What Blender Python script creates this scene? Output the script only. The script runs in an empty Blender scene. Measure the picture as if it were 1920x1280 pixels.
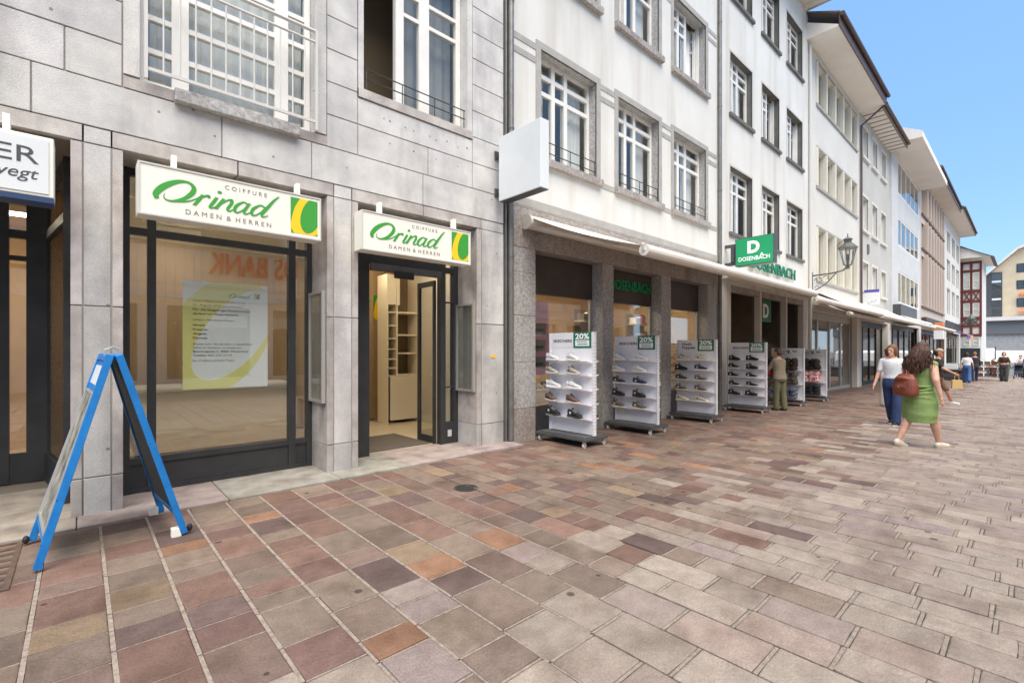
import bpy, bmesh, math, random
from mathutils import Matrix, Vector
R = math.radians
random.seed(7)
scene = bpy.context.scene
col = scene.collection

# ------------------------------------------------------------------ camera, sky, sun, exposure
cam_d = bpy.data.cameras.new('camera'); cam = bpy.data.objects.new('camera', cam_d); col.objects.link(cam)
cam.location = (0, 0, 1.45); cam.rotation_euler = (R(90), 0, R(47.6 - 90))
cam_d.sensor_width = 36; cam_d.lens = 885.8/1920*36; cam_d.shift_y = 15/1920
cam_d.clip_start = 0.05; cam_d.clip_end = 2000
scene.camera = cam
SUN_EL, SUN_AZ = 60, -120        # azimuth of the sun measured from +X, counter-clockwise
world = bpy.data.worlds.new('World'); scene.world = world; world.use_nodes = True
wn = world.node_tree.nodes; wl = world.node_tree.links
bg = wn['Background']; sky = wn.new('ShaderNodeTexSky'); sky.sky_type = 'NISHITA'; sky.sun_disc = False
sky.sun_elevation = R(SUN_EL); sky.sun_rotation = R(90 - SUN_AZ); sky.air_density = 1.0; sky.dust_density = 0.0; sky.ozone_density = 2.0
mixc = wn.new('ShaderNodeMix'); mixc.data_type = 'RGBA'; mixc.inputs[0].default_value = 0.75       # clear even blue over the whole dome
wl.new(sky.outputs[0], mixc.inputs[6]); mixc.inputs[7].default_value = (0.85, 1.72, 3.1, 1); wl.new(mixc.outputs[2], bg.inputs[0]); bg.inputs[1].default_value = 0.15
sun_d = bpy.data.lights.new('sun', 'SUN'); sun = bpy.data.objects.new('sun', sun_d); col.objects.link(sun)
sun_d.energy = 3.0; sun_d.angle = R(60); sun_d.color = (1.0, 0.90, 0.76)
sd = Vector((math.cos(R(SUN_EL))*math.cos(R(SUN_AZ)), math.cos(R(SUN_EL))*math.sin(R(SUN_AZ)), math.sin(R(SUN_EL))))
sun.rotation_euler = sd.to_track_quat('Z', 'Y').to_euler()
sun.location = (0, -10, 30)
vs = scene.view_settings; vs.view_transform = 'Standard'; vs.look = 'None'; vs.gamma = 1; vs.use_curve_mapping = False
vs.exposure = 1.12

# ------------------------------------------------------------------ helpers
F = 5.53                                                    # the street front of the row stands at Y = F, the street runs along X
def zg(x): return -0.014*min(max(x-3, 0), 27)-0.035*min(max(x-42, 0), 68)   # the street falls gently away from the camera
def srgb(r, g, b, k=1.0):
    f = lambda c: (c/255/12.92 if c/255 <= 0.04045 else ((c/255+0.055)/1.055)**2.4)*k
    return (f(r), f(g), f(b))
def world_m(o):
    return o.matrix_basis.copy() if o.parent is None else world_m(o.parent) @ o.matrix_parent_inverse @ o.matrix_basis
def attach(o, parent, local=False):
    o.parent = parent
    if parent is not None and not local: o.matrix_parent_inverse = world_m(parent).inverted()
def tag(o, label=None, cat=None, group=None, kind=None):
    if label: o['label'] = label
    if cat: o['category'] = cat
    if group: o['group'] = group
    if kind: o['kind'] = kind
    return o
def thing(name, loc, label, cat, group=None, rz=0):
    o = bpy.data.objects.new(name, None); o.empty_display_size = 0.1; col.objects.link(o)
    o.location = loc; o.rotation_euler = (0, 0, rz)
    return tag(o, label, cat, group)
def copy_tree(o, parent=None):
    c = o.copy(); col.objects.link(c)
    if parent is not None: c.parent = parent
    for ch in list(o.children): copy_tree(ch, c)
    return c

class MB:
    """collects shapes, build() links them as one mesh object"""
    def __init__(s): s.v = []; s.f = []; s.c = []
    def add(s, vs_, fs, tint=None):
        n = len(s.v); s.v += [tuple(p) for p in vs_]; s.f += [tuple(i+n for i in f) for f in fs]
        s.c += [tint or (1, 1, 1)]*len(vs_); return s
    def box(s, x0, x1, y0, y1, z0, z1, tint=None):
        return s.add([(x0,y0,z0),(x1,y0,z0),(x1,y1,z0),(x0,y1,z0),(x0,y0,z1),(x1,y0,z1),(x1,y1,z1),(x0,y1,z1)],
                     [(0,3,2,1),(4,5,6,7),(0,1,5,4),(1,2,6,5),(2,3,7,6),(3,0,4,7)], tint)
    def quad(s, a, b, c, d, tint=None): return s.add([a,b,c,d], [(0,1,2,3)], tint)
    def prism(s, pts, fn, d0, d1, tint=None):
        n = len(pts); vv = [fn(x, y, d0) for x, y in pts] + [fn(x, y, d1) for x, y in pts]
        return s.add(vv, [tuple(range(n))[::-1], tuple(range(n, 2*n))] + [(i, (i+1) % n, n+(i+1) % n, n+i) for i in range(n)], tint)
    def cyl(s, p0, p1, r0, n=10, r1=None, caps=True):
        r1 = r0 if r1 is None else r1; p0 = Vector(p0); p1 = Vector(p1); d = (p1-p0).normalized()
        a = d.orthogonal().normalized(); b = d.cross(a)
        vv = [p0+(a*math.cos(t)+b*math.sin(t))*r0 for t in [2*math.pi*i/n for i in range(n)]] + \
             [p1+(a*math.cos(t)+b*math.sin(t))*r1 for t in [2*math.pi*i/n for i in range(n)]]
        ff = [(i, (i+1) % n, n+(i+1) % n, n+i) for i in range(n)]
        if caps: ff += [tuple(range(n))[::-1], tuple(range(n, 2*n))]
        return s.add(vv, ff)
    def tube(s, pts, r, n=8):
        pts = [Vector(p) for p in pts]; k = len(pts); rr = r if isinstance(r, (list, tuple)) else [r]*k
        vv = []; a = None
        for i, p in enumerate(pts):
            d = (pts[min(i+1, k-1)]-pts[max(i-1, 0)]).normalized()
            a = d.orthogonal().normalized() if a is None else (a-d*a.dot(d)).normalized()
            b = d.cross(a)
            vv += [p+(a*math.cos(2*math.pi*j/n)+b*math.sin(2*math.pi*j/n))*rr[i] for j in range(n)]
        ff = [(i*n+j, i*n+(j+1) % n, (i+1)*n+(j+1) % n, (i+1)*n+j) for i in range(k-1) for j in range(n)]
        ff += [tuple(range(n))[::-1], tuple(range((k-1)*n, k*n))]
        return s.add(vv, ff)
    def rings(s, rgs, n=16):
        """loft of horizontal ellipses (cx, cy, z, rx, ry)"""
        vv = [(cx+rx*math.cos(2*math.pi*j/n), cy+ry*math.sin(2*math.pi*j/n), z) for cx, cy, z, rx, ry in rgs for j in range(n)]
        k = len(rgs); ff = [(i*n+j, i*n+(j+1) % n, (i+1)*n+(j+1) % n, (i+1)*n+j) for i in range(k-1) for j in range(n)]
        ff += [tuple(range(n))[::-1], tuple(range((k-1)*n, k*n))]
        return s.add(vv, ff)
    def lathe(s, cx, cy, prof, n=16): return s.rings([(cx, cy, z, r, r) for r, z in prof], n)
    def ell(s, c, r, n=12, m=8, rot=None):
        vv = []; r = (r, r, r) if not isinstance(r, (tuple, list)) else r
        for i in range(m+1):
            ph = -math.pi/2+math.pi*i/m
            for j in range(n):
                t = 2*math.pi*j/n; p = Vector((r[0]*math.cos(ph)*math.cos(t), r[1]*math.cos(ph)*math.sin(t), r[2]*math.sin(ph)))
                if rot is not None: p = rot @ p
                vv.append(p+Vector(c))
        return s.add(vv, [(i*n+j, i*n+(j+1) % n, (i+1)*n+(j+1) % n, (i+1)*n+j) for i in range(m) for j in range(n)])
    def cap(s, p0, r0, p1, r1, n=10):
        s.ell(p0, r0, n, 6); s.ell(p1, r1, n, 6); return s.cyl(p0, p1, r0, n, r1)
    def mesh(s, name, mat, smooth=False, bevel=0, recalc=True, seg=1):
        me = bpy.data.meshes.new(name); me.from_pydata(s.v, [], s.f); me.update()
        if any(c != (1, 1, 1) for c in s.c):
            at = me.attributes.new('tint', 'FLOAT_COLOR', 'POINT')
            at.data.foreach_set('color', [x for c in s.c for x in (*c, 1.0)])
        bm = bmesh.new(); bm.from_mesh(me)
        bmesh.ops.remove_doubles(bm, verts=bm.verts, dist=1e-5) if smooth else None
        if recalc: bmesh.ops.recalc_face_normals(bm, faces=bm.faces)
        if bevel: bmesh.ops.bevel(bm, geom=bm.edges[:], offset=bevel, segments=seg, affect='EDGES', profile=0.5, clamp_overlap=True)
        bm.to_mesh(me); bm.free()
        if smooth: me.polygons.foreach_set('use_smooth', [True]*len(me.polygons))
        if mat: me.materials.append(mat)
        return me
    def build(s, name, mat, parent=None, smooth=False, bevel=0, local=False, recalc=True, seg=1):
        o = bpy.data.objects.new(name, s.mesh(name, mat, smooth, bevel, recalc, seg)); col.objects.link(o)
        if parent is not None: attach(o, parent, local)
        return o
def B(x0, x1, y0, y1, z0, z1): return MB().box(x0, x1, y0, y1, z0, z1)

# ------------------------------------------------------------------ materials
def mat(name, c, rough=0.7, *a_, spots=None, **k_):
    return mat_(name, c, rough, *a_, spots=spots, **k_)
def mat_(name, c, rough=0.7, c2=None, scale=6.0, detail=5, bump=0.0, bscale=60.0, metal=0.0, tint=False, spec=0.5, fine=0.0, stain=None, stretch=None, emit=None, lo=0.35, hi=0.65, spots=None):
    m = bpy.data.materials.new(name); m.use_nodes = True; nt = m.node_tree; N = nt.nodes; L = nt.links
    p = N['Principled BSDF']; p.inputs['Roughness'].default_value = rough; p.inputs['Metallic'].default_value = metal
    p.inputs['Specular IOR Level'].default_value = spec; p.inputs['Base Color'].default_value = (*c, 1)
    if emit: p.inputs['Emission Color'].default_value = (*emit[0], 1); p.inputs['Emission Strength'].default_value = emit[1]
    if not (c2 or tint or bump or fine or stain): return m
    geo = N.new('ShaderNodeNewGeometry'); mp = N.new('ShaderNodeMapping'); L.new(geo.outputs['Position'], mp.inputs[0])
    if stretch: mp.inputs['Scale'].default_value = stretch
    def noise(sc, det, ro=0.6):
        n = N.new('ShaderNodeTexNoise'); n.inputs['Scale'].default_value = sc; n.inputs['Detail'].default_value = det; n.inputs['Roughness'].default_value = ro
        L.new(mp.outputs[0], n.inputs['Vector']); return n
    def mix(blend, fac, a, b):
        x = N.new('ShaderNodeMix'); x.data_type = 'RGBA'; x.blend_type = blend
        for i, val in ((0, fac), (6, a), (7, b)):
            if hasattr(val, 'default_value') or hasattr(val, 'is_linked'): L.new(val, x.inputs[i])
            else: x.inputs[i].default_value = val if i == 0 else (*val, 1)
        return x.outputs[2]
    def ramp(src, a, b):
        r = N.new('ShaderNodeMapRange'); r.inputs[1].default_value = a; r.inputs[2].default_value = b; L.new(src, r.inputs[0]); return r.outputs[0]
    out = None
    if c2: out = mix('MIX', ramp(noise(scale, detail).outputs[0], lo, hi), c, c2)
    cur = out if out is not None else c
    if tint:
        at = N.new('ShaderNodeAttribute'); at.attribute_name = 'tint'
        cur = mix('MULTIPLY', 1.0, cur, at.outputs['Color'])
    if fine:
        r = ramp(noise(bscale*2, 3, 0.7).outputs[0], 0.3, 0.7)
        cur = mix('MULTIPLY', fine, cur, mix('MIX', r, (0.45, 0.45, 0.45), (1.3, 1.3, 1.3)))
    if stain:                       # stain = (colour, scale, stretch z, amount)
        mp2 = N.new('ShaderNodeMapping'); L.new(geo.outputs['Position'], mp2.inputs[0]); mp2.inputs['Scale'].default_value = (1, 1, stain[2])
        n = N.new('ShaderNodeTexNoise'); n.inputs['Scale'].default_value = stain[1]; n.inputs['Detail'].default_value = 6; L.new(mp2.outputs[0], n.inputs['Vector'])
        mm = N.new('ShaderNodeMath'); mm.operation = 'MULTIPLY'; mm.inputs[1].default_value = stain[3]; L.new(ramp(n.outputs[0], 0.5, 0.72), mm.inputs[0])
        cur = mix('MULTIPLY', mm.outputs[0], cur, stain[0])
    if spots:                       # spots = (colour, scale, threshold): gum, chips, droppings
        v = N.new('ShaderNodeTexVoronoi'); v.inputs['Scale'].default_value = spots[1]; L.new(mp.outputs[0], v.inputs['Vector'])
        sp = N.new('ShaderNodeSeparateColor'); L.new(v.outputs['Color'], sp.inputs[0])
        a1 = N.new('ShaderNodeMath'); a1.operation = 'LESS_THAN'; a1.inputs[1].default_value = 0.16; L.new(v.outputs['Distance'], a1.inputs[0])
        a2 = N.new('ShaderNodeMath'); a2.operation = 'GREATER_THAN'; a2.inputs[1].default_value = spots[2]; L.new(sp.outputs[0], a2.inputs[0])
        a3 = N.new('ShaderNodeMath'); a3.operation = 'MULTIPLY'; L.new(a1.outputs[0], a3.inputs[0]); L.new(a2.outputs[0], a3.inputs[1])
        a4 = N.new('ShaderNodeMath'); a4.operation = 'MULTIPLY'; a4.inputs[1].default_value = 0.75; L.new(a3.outputs[0], a4.inputs[0])
        cur = mix('MULTIPLY', a4.outputs[0], cur, spots[0])
    if not isinstance(cur, tuple): L.new(cur, p.inputs['Base Color'])
    if bump:
        b = N.new('ShaderNodeBump'); b.inputs['Strength'].default_value = bump; b.inputs['Distance'].default_value = 0.02
        L.new(noise(bscale, 6, 0.65).outputs[0], b.inputs['Height']); L.new(b.outputs[0], p.inputs['Normal'])
    return m
def glass_mat(name, f0=0.09, tintc=(0.96, 0.975, 0.965), rough=0.0):
    """a pane: each of its two faces lets light through and mirrors with Schlick's Fresnel curve"""
    m = bpy.data.materials.new(name); m.use_nodes = True; nt = m.node_tree; N = nt.nodes; L = nt.links
    for n in list(N): N.remove(n)
    o = N.new('ShaderNodeOutputMaterial'); mx = N.new('ShaderNodeMixShader'); lw = N.new('ShaderNodeLayerWeight'); lw.inputs[0].default_value = 0.5
    pw = N.new('ShaderNodeMath'); pw.operation = 'POWER'; pw.inputs[1].default_value = 5; L.new(lw.outputs['Facing'], pw.inputs[0])
    ma = N.new('ShaderNodeMath'); ma.operation = 'MULTIPLY_ADD'; ma.inputs[1].default_value = 1-f0; ma.inputs[2].default_value = f0; L.new(pw.outputs[0], ma.inputs[0])
    t = N.new('ShaderNodeBsdfTransparent'); t.inputs[0].default_value = (*tintc, 1); g = N.new('ShaderNodeBsdfGlossy'); g.inputs['Roughness'].default_value = rough
    L.new(ma.outputs[0], mx.inputs[0]); L.new(t.outputs[0], mx.inputs[1]); L.new(g.outputs[0], mx.inputs[2]); L.new(mx.outputs[0], o.inputs[0])
    return m

MT = dict(
 lime = mat('limestone', srgb(218,216,213), 0.8, srgb(192,191,190), 3.2, 12, 0.22, 70, tint=True, fine=0.42, stain=(srgb(168,163,158), 3.0, 0.16, 0.5), spots=(srgb(150,142,136), 11, 0.95)),
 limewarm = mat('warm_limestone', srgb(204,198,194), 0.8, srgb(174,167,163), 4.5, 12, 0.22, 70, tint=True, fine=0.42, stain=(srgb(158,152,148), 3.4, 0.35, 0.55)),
 mortar = mat('facade_joint', srgb(158,153,148), 0.9),
 plaster = mat('white_plaster', srgb(221,220,215), 0.85, srgb(213,211,205), 0.7, 5, 0.10, 160, fine=0.06, stain=(srgb(224,219,211), 2.2, 0.10, 0.6)),
 plaster_c = mat('cream_plaster', srgb(218,215,207), 0.85, srgb(210,207,199), 0.6, 5, 0.06, 160, fine=0.05),
 plaster_d = mat('grey_plaster', srgb(196,192,184), 0.85, srgb(186,183,176), 0.6, 5, 0.06, 160, fine=0.05),
 concrete = mat('pale_concrete', srgb(208,208,206), 0.8, srgb(198,198,196), 0.8, 5, fine=0.05),
 soffit = mat('white_soffit', srgb(236,230,222), 0.8, srgb(228,221,212), 0.8, 4),
 granite = mat('grey_granite', srgb(204,201,198), 0.6, srgb(142,140,138), 26, 4, 0.05, 80, fine=0.5, stain=(srgb(175,165,158), 1.5, 0.4, 0.5), lo=0.3, hi=0.7),
 granite_b = mat('brown_granite', srgb(192,183,176), 0.6, srgb(134,127,121), 26, 4, 0.05, 80, fine=0.5, stain=(srgb(170,158,148), 1.5, 0.4, 0.6), lo=0.3, hi=0.7),
 trim = mat('grey_trim', srgb(172,170,164), 0.8, srgb(158,155,150), 4, 4),
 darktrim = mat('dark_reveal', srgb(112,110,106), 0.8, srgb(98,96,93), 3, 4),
 white = mat('white_window_paint', srgb(238,236,230), 0.4, srgb(230,227,220), 3, 3),
 cream = mat('cream_window_paint', srgb(226,219,202), 0.45),
 rail = mat('pale_rail_paint', srgb(206,204,198), 0.4),
 iron = mat('dark_iron', srgb(70,68,66), 0.5, metal=0.3),
 pipe = mat('grey_zinc_pipe', srgb(128,127,124), 0.45, srgb(112,110,107), 8, 3, metal=0.4),
 anthra = mat('anthracite_frame', srgb(52,54,56), 0.45, srgb(44,45,47), 4, 3),
 brownframe = mat('dark_brown_metal', srgb(78,70,64), 0.5, srgb(70,62,57), 3, 3),
 brownfin = mat('brown_fin', srgb(112,92,80), 0.5),
 finlight = mat('tan_fin', srgb(204,186,172), 0.6),
 fascia = mat('brown_fascia', srgb(92,72,66), 0.5, srgb(80,62,57), 4, 3),
 roof = mat('roof_tile', srgb(120,104,94), 0.8, srgb(98,86,78), 12, 4, 0.3, 40),
 room = mat('room_wall', srgb(222,216,204), 0.9),
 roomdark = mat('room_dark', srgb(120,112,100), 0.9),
 opening = mat('brown_blind_room', srgb(138,122,98), 0.9),
 curtain = mat('curtain', srgb(236,235,230), 0.9),
 glass = glass_mat('shop_glass', 0.21),
 wglass = glass_mat('window_glass', 0.07, (0.93, 0.94, 0.93)),
 clear = glass_mat('clear_sleeve', 0.05, (0.97, 0.98, 0.99), 0.05),
 black = mat('black_rubber', srgb(34,34,35), 0.6),
 dgrey = mat('dark_grey_metal', srgb(84,85,87), 0.5, srgb(74,75,77), 5, 3),
 lgrey = mat('light_grey_plastic', srgb(190,190,188), 0.5),
 alu = mat('aluminium', srgb(200,198,192), 0.35, metal=0.6),
 rackwhite = mat('rack_white', srgb(240,238,240), 0.45, srgb(232,230,233), 2, 3),
 signwhite = mat('sign_white', srgb(240,238,226), 0.4),
 signgrey = mat('sign_grey_white', srgb(226,230,231), 0.4, srgb(218,222,223), 1.5, 3),
 signblue = mat('sign_dark_blue', srgb(38,66,104), 0.5),
 ink = mat('dark_grey_ink', srgb(70,74,76), 0.6),
 greytxt = mat('grey_lettering', srgb(128,124,118), 0.6),
 ogreen = mat('salon_green', srgb(62,158,58), 0.5),
 oyellow = mat('salon_yellow', srgb(250,206,30), 0.5),
 paleyel = mat('poster_yellow', srgb(240,235,150), 0.7),
 paper = mat('poster_paper', srgb(246,247,245), 0.7),
 sgreen = mat('shoe_shop_green', srgb(18,152,98), 0.5),
 sgreen_d = mat('shoe_shop_dark_green', srgb(20,112,80), 0.5),
 red = mat('bank_red', srgb(226,70,44), 0.5),
 blue = mat('board_blue', srgb(26,126,200), 0.45, srgb(22,112,184), 9, 6, 0.1, 60, fine=0.12, spots=(srgb(90,120,140), 26, 0.94)),
 boarddark = mat('board_back', srgb(38,50,56), 0.6),
 boardpic = mat('board_faded_poster', srgb(168,164,152), 0.6, srgb(70,72,66), 7, 4),
 awn = mat('awning_white', srgb(228,222,212), 0.6, srgb(216,209,198), 2, 4),
 awncloth = mat('awning_cloth', srgb(232,228,220), 0.8),
 wood = mat('salon_panel', srgb(176,150,112), 0.6, srgb(168,141,103), 4, 4, stretch=(8,8,1)),
 shelfwhite = mat('shelf_cream', srgb(232,220,196), 0.5),
 shelfback = mat('shelf_brown_back', srgb(132,112,84), 0.6, srgb(116,97,72), 6, 4, stretch=(8,8,1)),
 tile = mat('salon_tile', srgb(206,192,164), 0.4, srgb(198,182,152), 2, 4),
 matt = mat('door_mat', srgb(92,84,76), 0.95, bump=0.3, bscale=200),
 tan = mat('shop_tan', srgb(214,188,150), 0.8, srgb(200,172,132), 1.5, 4),
 pink = mat('poster_pink', srgb(206,140,166), 0.7),
 purple = mat('sign_purple', srgb(92,84,160), 0.6),
 orange = mat('sign_orange', srgb(246,150,96), 0.6),
 timber = mat('red_timber', srgb(112,46,40), 0.7, srgb(96,38,34), 5, 4),
 beige = mat('beige_stone', srgb(218,202,172), 0.85, srgb(206,190,160), 1, 5),
 darkband = mat('dark_roof_band', srgb(112,114,116), 0.7),
 speckle = mat('speckled_wall', srgb(178,176,174), 0.85, srgb(158,156,154), 3, 6),
 tent = mat('tent_white', srgb(244,244,238), 0.7),
 lampglow = mat('warm_lamp', (1, 0.9, 0.7), 0.5, emit=((1.0, 0.84, 0.60), 20)),
 shoplamp = mat('shop_lamp', (1, 0.9, 0.7), 0.5, emit=((1.0, 0.84, 0.62), 34)),
 yellow = mat('yellow_plate', srgb(240,190,40), 0.5),
 kraft = mat('kraft_bag', srgb(222,186,128), 0.7),
)
# ------------------------------------------------------------------ street: one sheet, and the paving stones laid in it
def ground_material():
    m = bpy.data.materials.new('joint_sand'); m.use_nodes = True; nt = m.node_tree; N = nt.nodes; L = nt.links
    p = N['Principled BSDF']; p.inputs['Roughness'].default_value = 0.95
    geo = N.new('ShaderNodeNewGeometry'); sep = N.new('ShaderNodeSeparateXYZ'); L.new(geo.outputs['Position'], sep.inputs[0])
    n = N.new('ShaderNodeTexNoise'); n.inputs['Scale'].default_value = 70; n.inputs['Detail'].default_value = 4; L.new(geo.outputs['Position'], n.inputs['Vector'])
    n2 = N.new('ShaderNodeTexNoise'); n2.inputs['Scale'].default_value = 1.1; n2.inputs['Detail'].default_value = 4; L.new(geo.outputs['Position'], n2.inputs['Vector'])
    ad = N.new('ShaderNodeMath'); ad.operation = 'MULTIPLY_ADD'; ad.inputs[1].default_value = 1.6; L.new(n2.outputs[0], ad.inputs[0]); L.new(sep.outputs[1], ad.inputs[2])
    mr = N.new('ShaderNodeMapRange'); mr.inputs[1].default_value = 1.8; mr.inputs[2].default_value = 3.4; L.new(ad.outputs[0], mr.inputs[0])
    mx = N.new('ShaderNodeMix'); mx.data_type = 'RGBA'; mx.inputs[6].default_value = (*srgb(132,122,112), 1); mx.inputs[7].default_value = (*srgb(132,120,108), 1)
    L.new(mr.outputs[0], mx.inputs[0])
    mu = N.new('ShaderNodeMix'); mu.data_type = 'RGBA'; mu.blend_type = 'MULTIPLY'; mu.inputs[0].default_value = 0.55
    r2 = N.new('ShaderNodeMapRange'); r2.inputs[1].default_value = 0.3; r2.inputs[2].default_value = 0.7; r2.inputs[3].default_value = 0.4; r2.inputs[4].default_value = 1.2
    L.new(n.outputs[0], r2.inputs[0]); L.new(mx.outputs[2], mu.inputs[6]); L.new(r2.outputs[0], mu.inputs[7]); L.new(mu.outputs[2], p.inputs['Base Color'])
    b = N.new('ShaderNodeBump'); b.inputs['Strength'].default_value = 0.6; b.inputs['Distance'].default_value = 0.01; L.new(n.outputs[0], b.inputs['Height']); L.new(b.outputs[0], p.inputs['Normal'])
    return m
g = MB(); xs = [-300, -40, -5, 3, 5, 8, 12, 16, 20, 25, 30, 42, 60, 80, 110, 140, 900]; ys = [-600, -60, -5, 0, 2, 4, 8, 60, 600]
for x in xs:
    for y in ys: g.v.append((x, y, zg(x)-0.016)); g.c.append((1, 1, 1))
nY = len(ys)
for i in range(len(xs)-1):
    for j in range(nY-1): g.f.append((i*nY+j, (i+1)*nY+j, (i+1)*nY+j+1, i*nY+j+1))
street = tag(g.build('street', ground_material()), kind='structure')

porphyry = mat('porphyry', (1.04, 1.03, 1.02), 0.75, (0.80, 0.785, 0.775), 9, 8, 0.6, 48, tint=True, fine=0.5, spec=0.3, stain=(srgb(190,180,172), 2.2, 1.0, 0.7), spots=(srgb(120,112,106), 6.5, 0.92))
WARM = [((170,150,134),7), ((163,143,129),7), ((155,124,115),5), ((160,128,115),4), ((168,135,120),4), ((192,147,118),2), ((178,154,128),3), ((142,119,113),4), ((174,155,139),6), ((163,138,126),4)]
COOL = [((194,177,163),8), ((190,173,159),8), ((198,182,167),7), ((188,170,160),5), ((184,165,159),4), ((194,173,160),3), ((201,186,171),4), ((189,170,158),4)]
def pick(tb, rnd):
    t = rnd.uniform(0, sum(w for _, w in tb))
    for c_, w in tb:
        t -= w
        if t <= 0: return c_
    return tb[-1][0]
def px(X, Y, Z):
    a = R(47.6); dep = X*math.cos(a)+Y*math.sin(a); r = X*math.sin(a)-Y*math.cos(a)
    return (960+885.8*r/dep, 655-885.8*(Z-1.45)/dep, dep) if dep > 0.3 else None
rnd = random.Random(11)
stones = []; x = -4.2; fill = MB()
def filler(x0, x1, y0, y1, z_):
    v = [(x0,y0),(x1,y0),(x1,y1),(x0,y1)]; fill.add([(q[0], q[1], zg(q[0])-.016) for q in v]+[(q[0], q[1], zg(q[0])+z_+rnd.uniform(-.0008, .0008)) for q in v], [(4,5,6,7),(0,1,5,4),(1,2,6,5),(2,3,7,6),(3,0,4,7)])
while x < 46:
    w0 = 0.305-0.1*min(1, max(0, (x-1.5)/2.0)); w = w0*rnd.uniform(0.93, 1.08); y = 5.17 - rnd.uniform(0, 0.02) if x < 4.9 else 5.50
    while y > -3.5:
        mid = max(0, min(1, (y-0.9+rnd.uniform(-0.6, 0.6))/2.2)); ym_ = max(0, min(1, (y-1.2)/1.6))
        ln = rnd.choice([rnd.uniform(0.17, 0.27), rnd.uniform(0.24, 0.36), rnd.uniform(0.34, 0.46)]) if mid > 0.45 else rnd.uniform(0.28, 0.46)
        near_x = max(0, min(1, (3.2-x)/2.0)); sand = ym_*near_x            # the pale wide joints lie by the salon only
        gx = 0.009+0.014*sand; gy = 0.024-0.013*ym_
        wm = mid > rnd.uniform(0.22, 0.85); c_ = pick(WARM if wm else COOL, rnd)
        k = rnd.uniform(0.91, 1.06) if mid > .5 else rnd.uniform(0.94, 1.04)
        stones.append((x+gx/2, x+w-gx/2, y-ln+gy/2, y-gy/2, srgb(*[min(255, v*k) for v in c_], 0.74-0.10*mid if not wm else 0.70-0.07*mid)))
        if x < 22:
            filler(x+gx/2+.001, x+w-gx/2-.001, y-ln-gy*.36, y-ln+gy*.36, -.0025)
            if sand > .15: filler(x-gx*.44, x+gx*.44, y-ln+gy*.4, y-gy*.4, -.0022)
        y -= ln
    x += w
def stone_rank(s):
    p = px((s[0]+s[1])/2, (s[2]+s[3])/2, zg(s[0]))
    if not p or p[0] < -60 or p[0] > 1980 or p[1] > 1330: return 0
    return (s[1]-s[0])*(s[3]-s[2])/p[2]**3
order = sorted(range(len(stones)), key=lambda i: -stone_rank(stones[i]))
near = set(order[:300])
rest = MB()
for i, (x0, x1, y0, y1, tc) in enumerate(stones):
    zt = zg((x0+x1)/2); dz = rnd.uniform(-0.0015, 0.003)
    if i in near:
        # an uneven outline, softly rounded edge and a slightly hollow top
        out = []
        for (ax, ay), (bx_, by_) in (((x0,y0),(x1,y0)), ((x1,y0),(x1,y1)), ((x1,y1),(x0,y1)), ((x0,y1),(x0,y0))):
            le = math.hypot(bx_-ax, by_-ay); cr = rnd.uniform(0.004, 0.011)/le
            for t in (cr, rnd.uniform(0.35, 0.65), 1-cr): out.append((ax+(bx_-ax)*t, ay+(by_-ay)*t))
        cxm, cym = (x0+x1)/2, (y0+y1)/2
        o2 = []
        for k, (qx, qy) in enumerate(out):
            j = 0.0026; pull = 0.0
            d = math.hypot(qx-cxm, qy-cym)
            o2.append((qx+rnd.uniform(-j, j)-(qx-cxm)/d*pull, qy+rnd.uniform(-j, j)-(qy-cym)/d*pull))
        n = len(o2); m = MB()
        def ring(inset, z): return [(qx-(qx-cxm)/math.hypot(qx-cxm, qy-cym)*inset, qy-(qy-cym)/math.hypot(qx-cxm, qy-cym)*inset, zg(qx)+z) for qx, qy in o2]
        vv = ring(0, -0.03) + ring(0, dz-0.003) + ring(0.004, dz-0.0005) + ring(0.016, dz) + [(cxm, cym, zg(cxm)+dz-0.0005)]
        ff = [(r*n+k, r*n+(k+1) % n, (r+1)*n+(k+1) % n, (r+1)*n+k) for r in range(3) for k in range(n)] + [(3*n+k, 3*n+(k+1) % n, 4*n) for k in range(n)]
        m.add(vv, ff, tc); o = m.build('paving_stone', porphyry, street, recalc=False)
        o.data.polygons.foreach_set('use_smooth', [k >= n for k in range(len(o.data.polygons))])
    else:
        e = 0.004
        def P(x_, y_, z_): return (x_, y_, zg(x_)+z_)
        rest.add([P(x0,y0,-.022),P(x1,y0,-.022),P(x1,y1,-.022),P(x0,y1,-.022),P(x0,y0,dz-.003),P(x1,y0,dz-.003),P(x1,y1,dz-.003),P(x0,y1,dz-.003),P(x0+e,y0+e,dz),P(x1-e,y0+e,dz),P(x1-e,y1-e,dz),P(x0+e,y1-e,dz)],
                 [(0,1,5,4),(1,2,6,5),(2,3,7,6),(3,0,4,7),(4,5,9,8),(5,6,10,9),(6,7,11,10),(7,4,8,11),(8,9,10,11)], tc)
sandm = mat('joint_sand_fill', srgb(172,157,143), 0.95, srgb(140,127,116), 30, 5, 0.5, 90, fine=0.5)
tag(fill.build('joint_sand', sandm, street, recalc=False), kind='stuff')
tag(rest.build('paving_stones', porphyry, street, recalc=False), kind='stuff')

# threshold slabs along the foot of the limestone building
sl = random.Random(3); xx = -4.0
while xx < 4.95:
    ww = sl.uniform(0.7, 1.3); x1 = min(xx+ww, 4.98)
    m = MB().box(xx+.004, x1-.004, 5.185, 6.9, -0.03, 0.012, tint=tuple(v*sl.uniform(0.92, 1.06) for v in (0.66, 0.605, 0.565)))
    m.build('threshold_slab', MT['limewarm'], street, bevel=0.004); xx = x1

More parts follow.
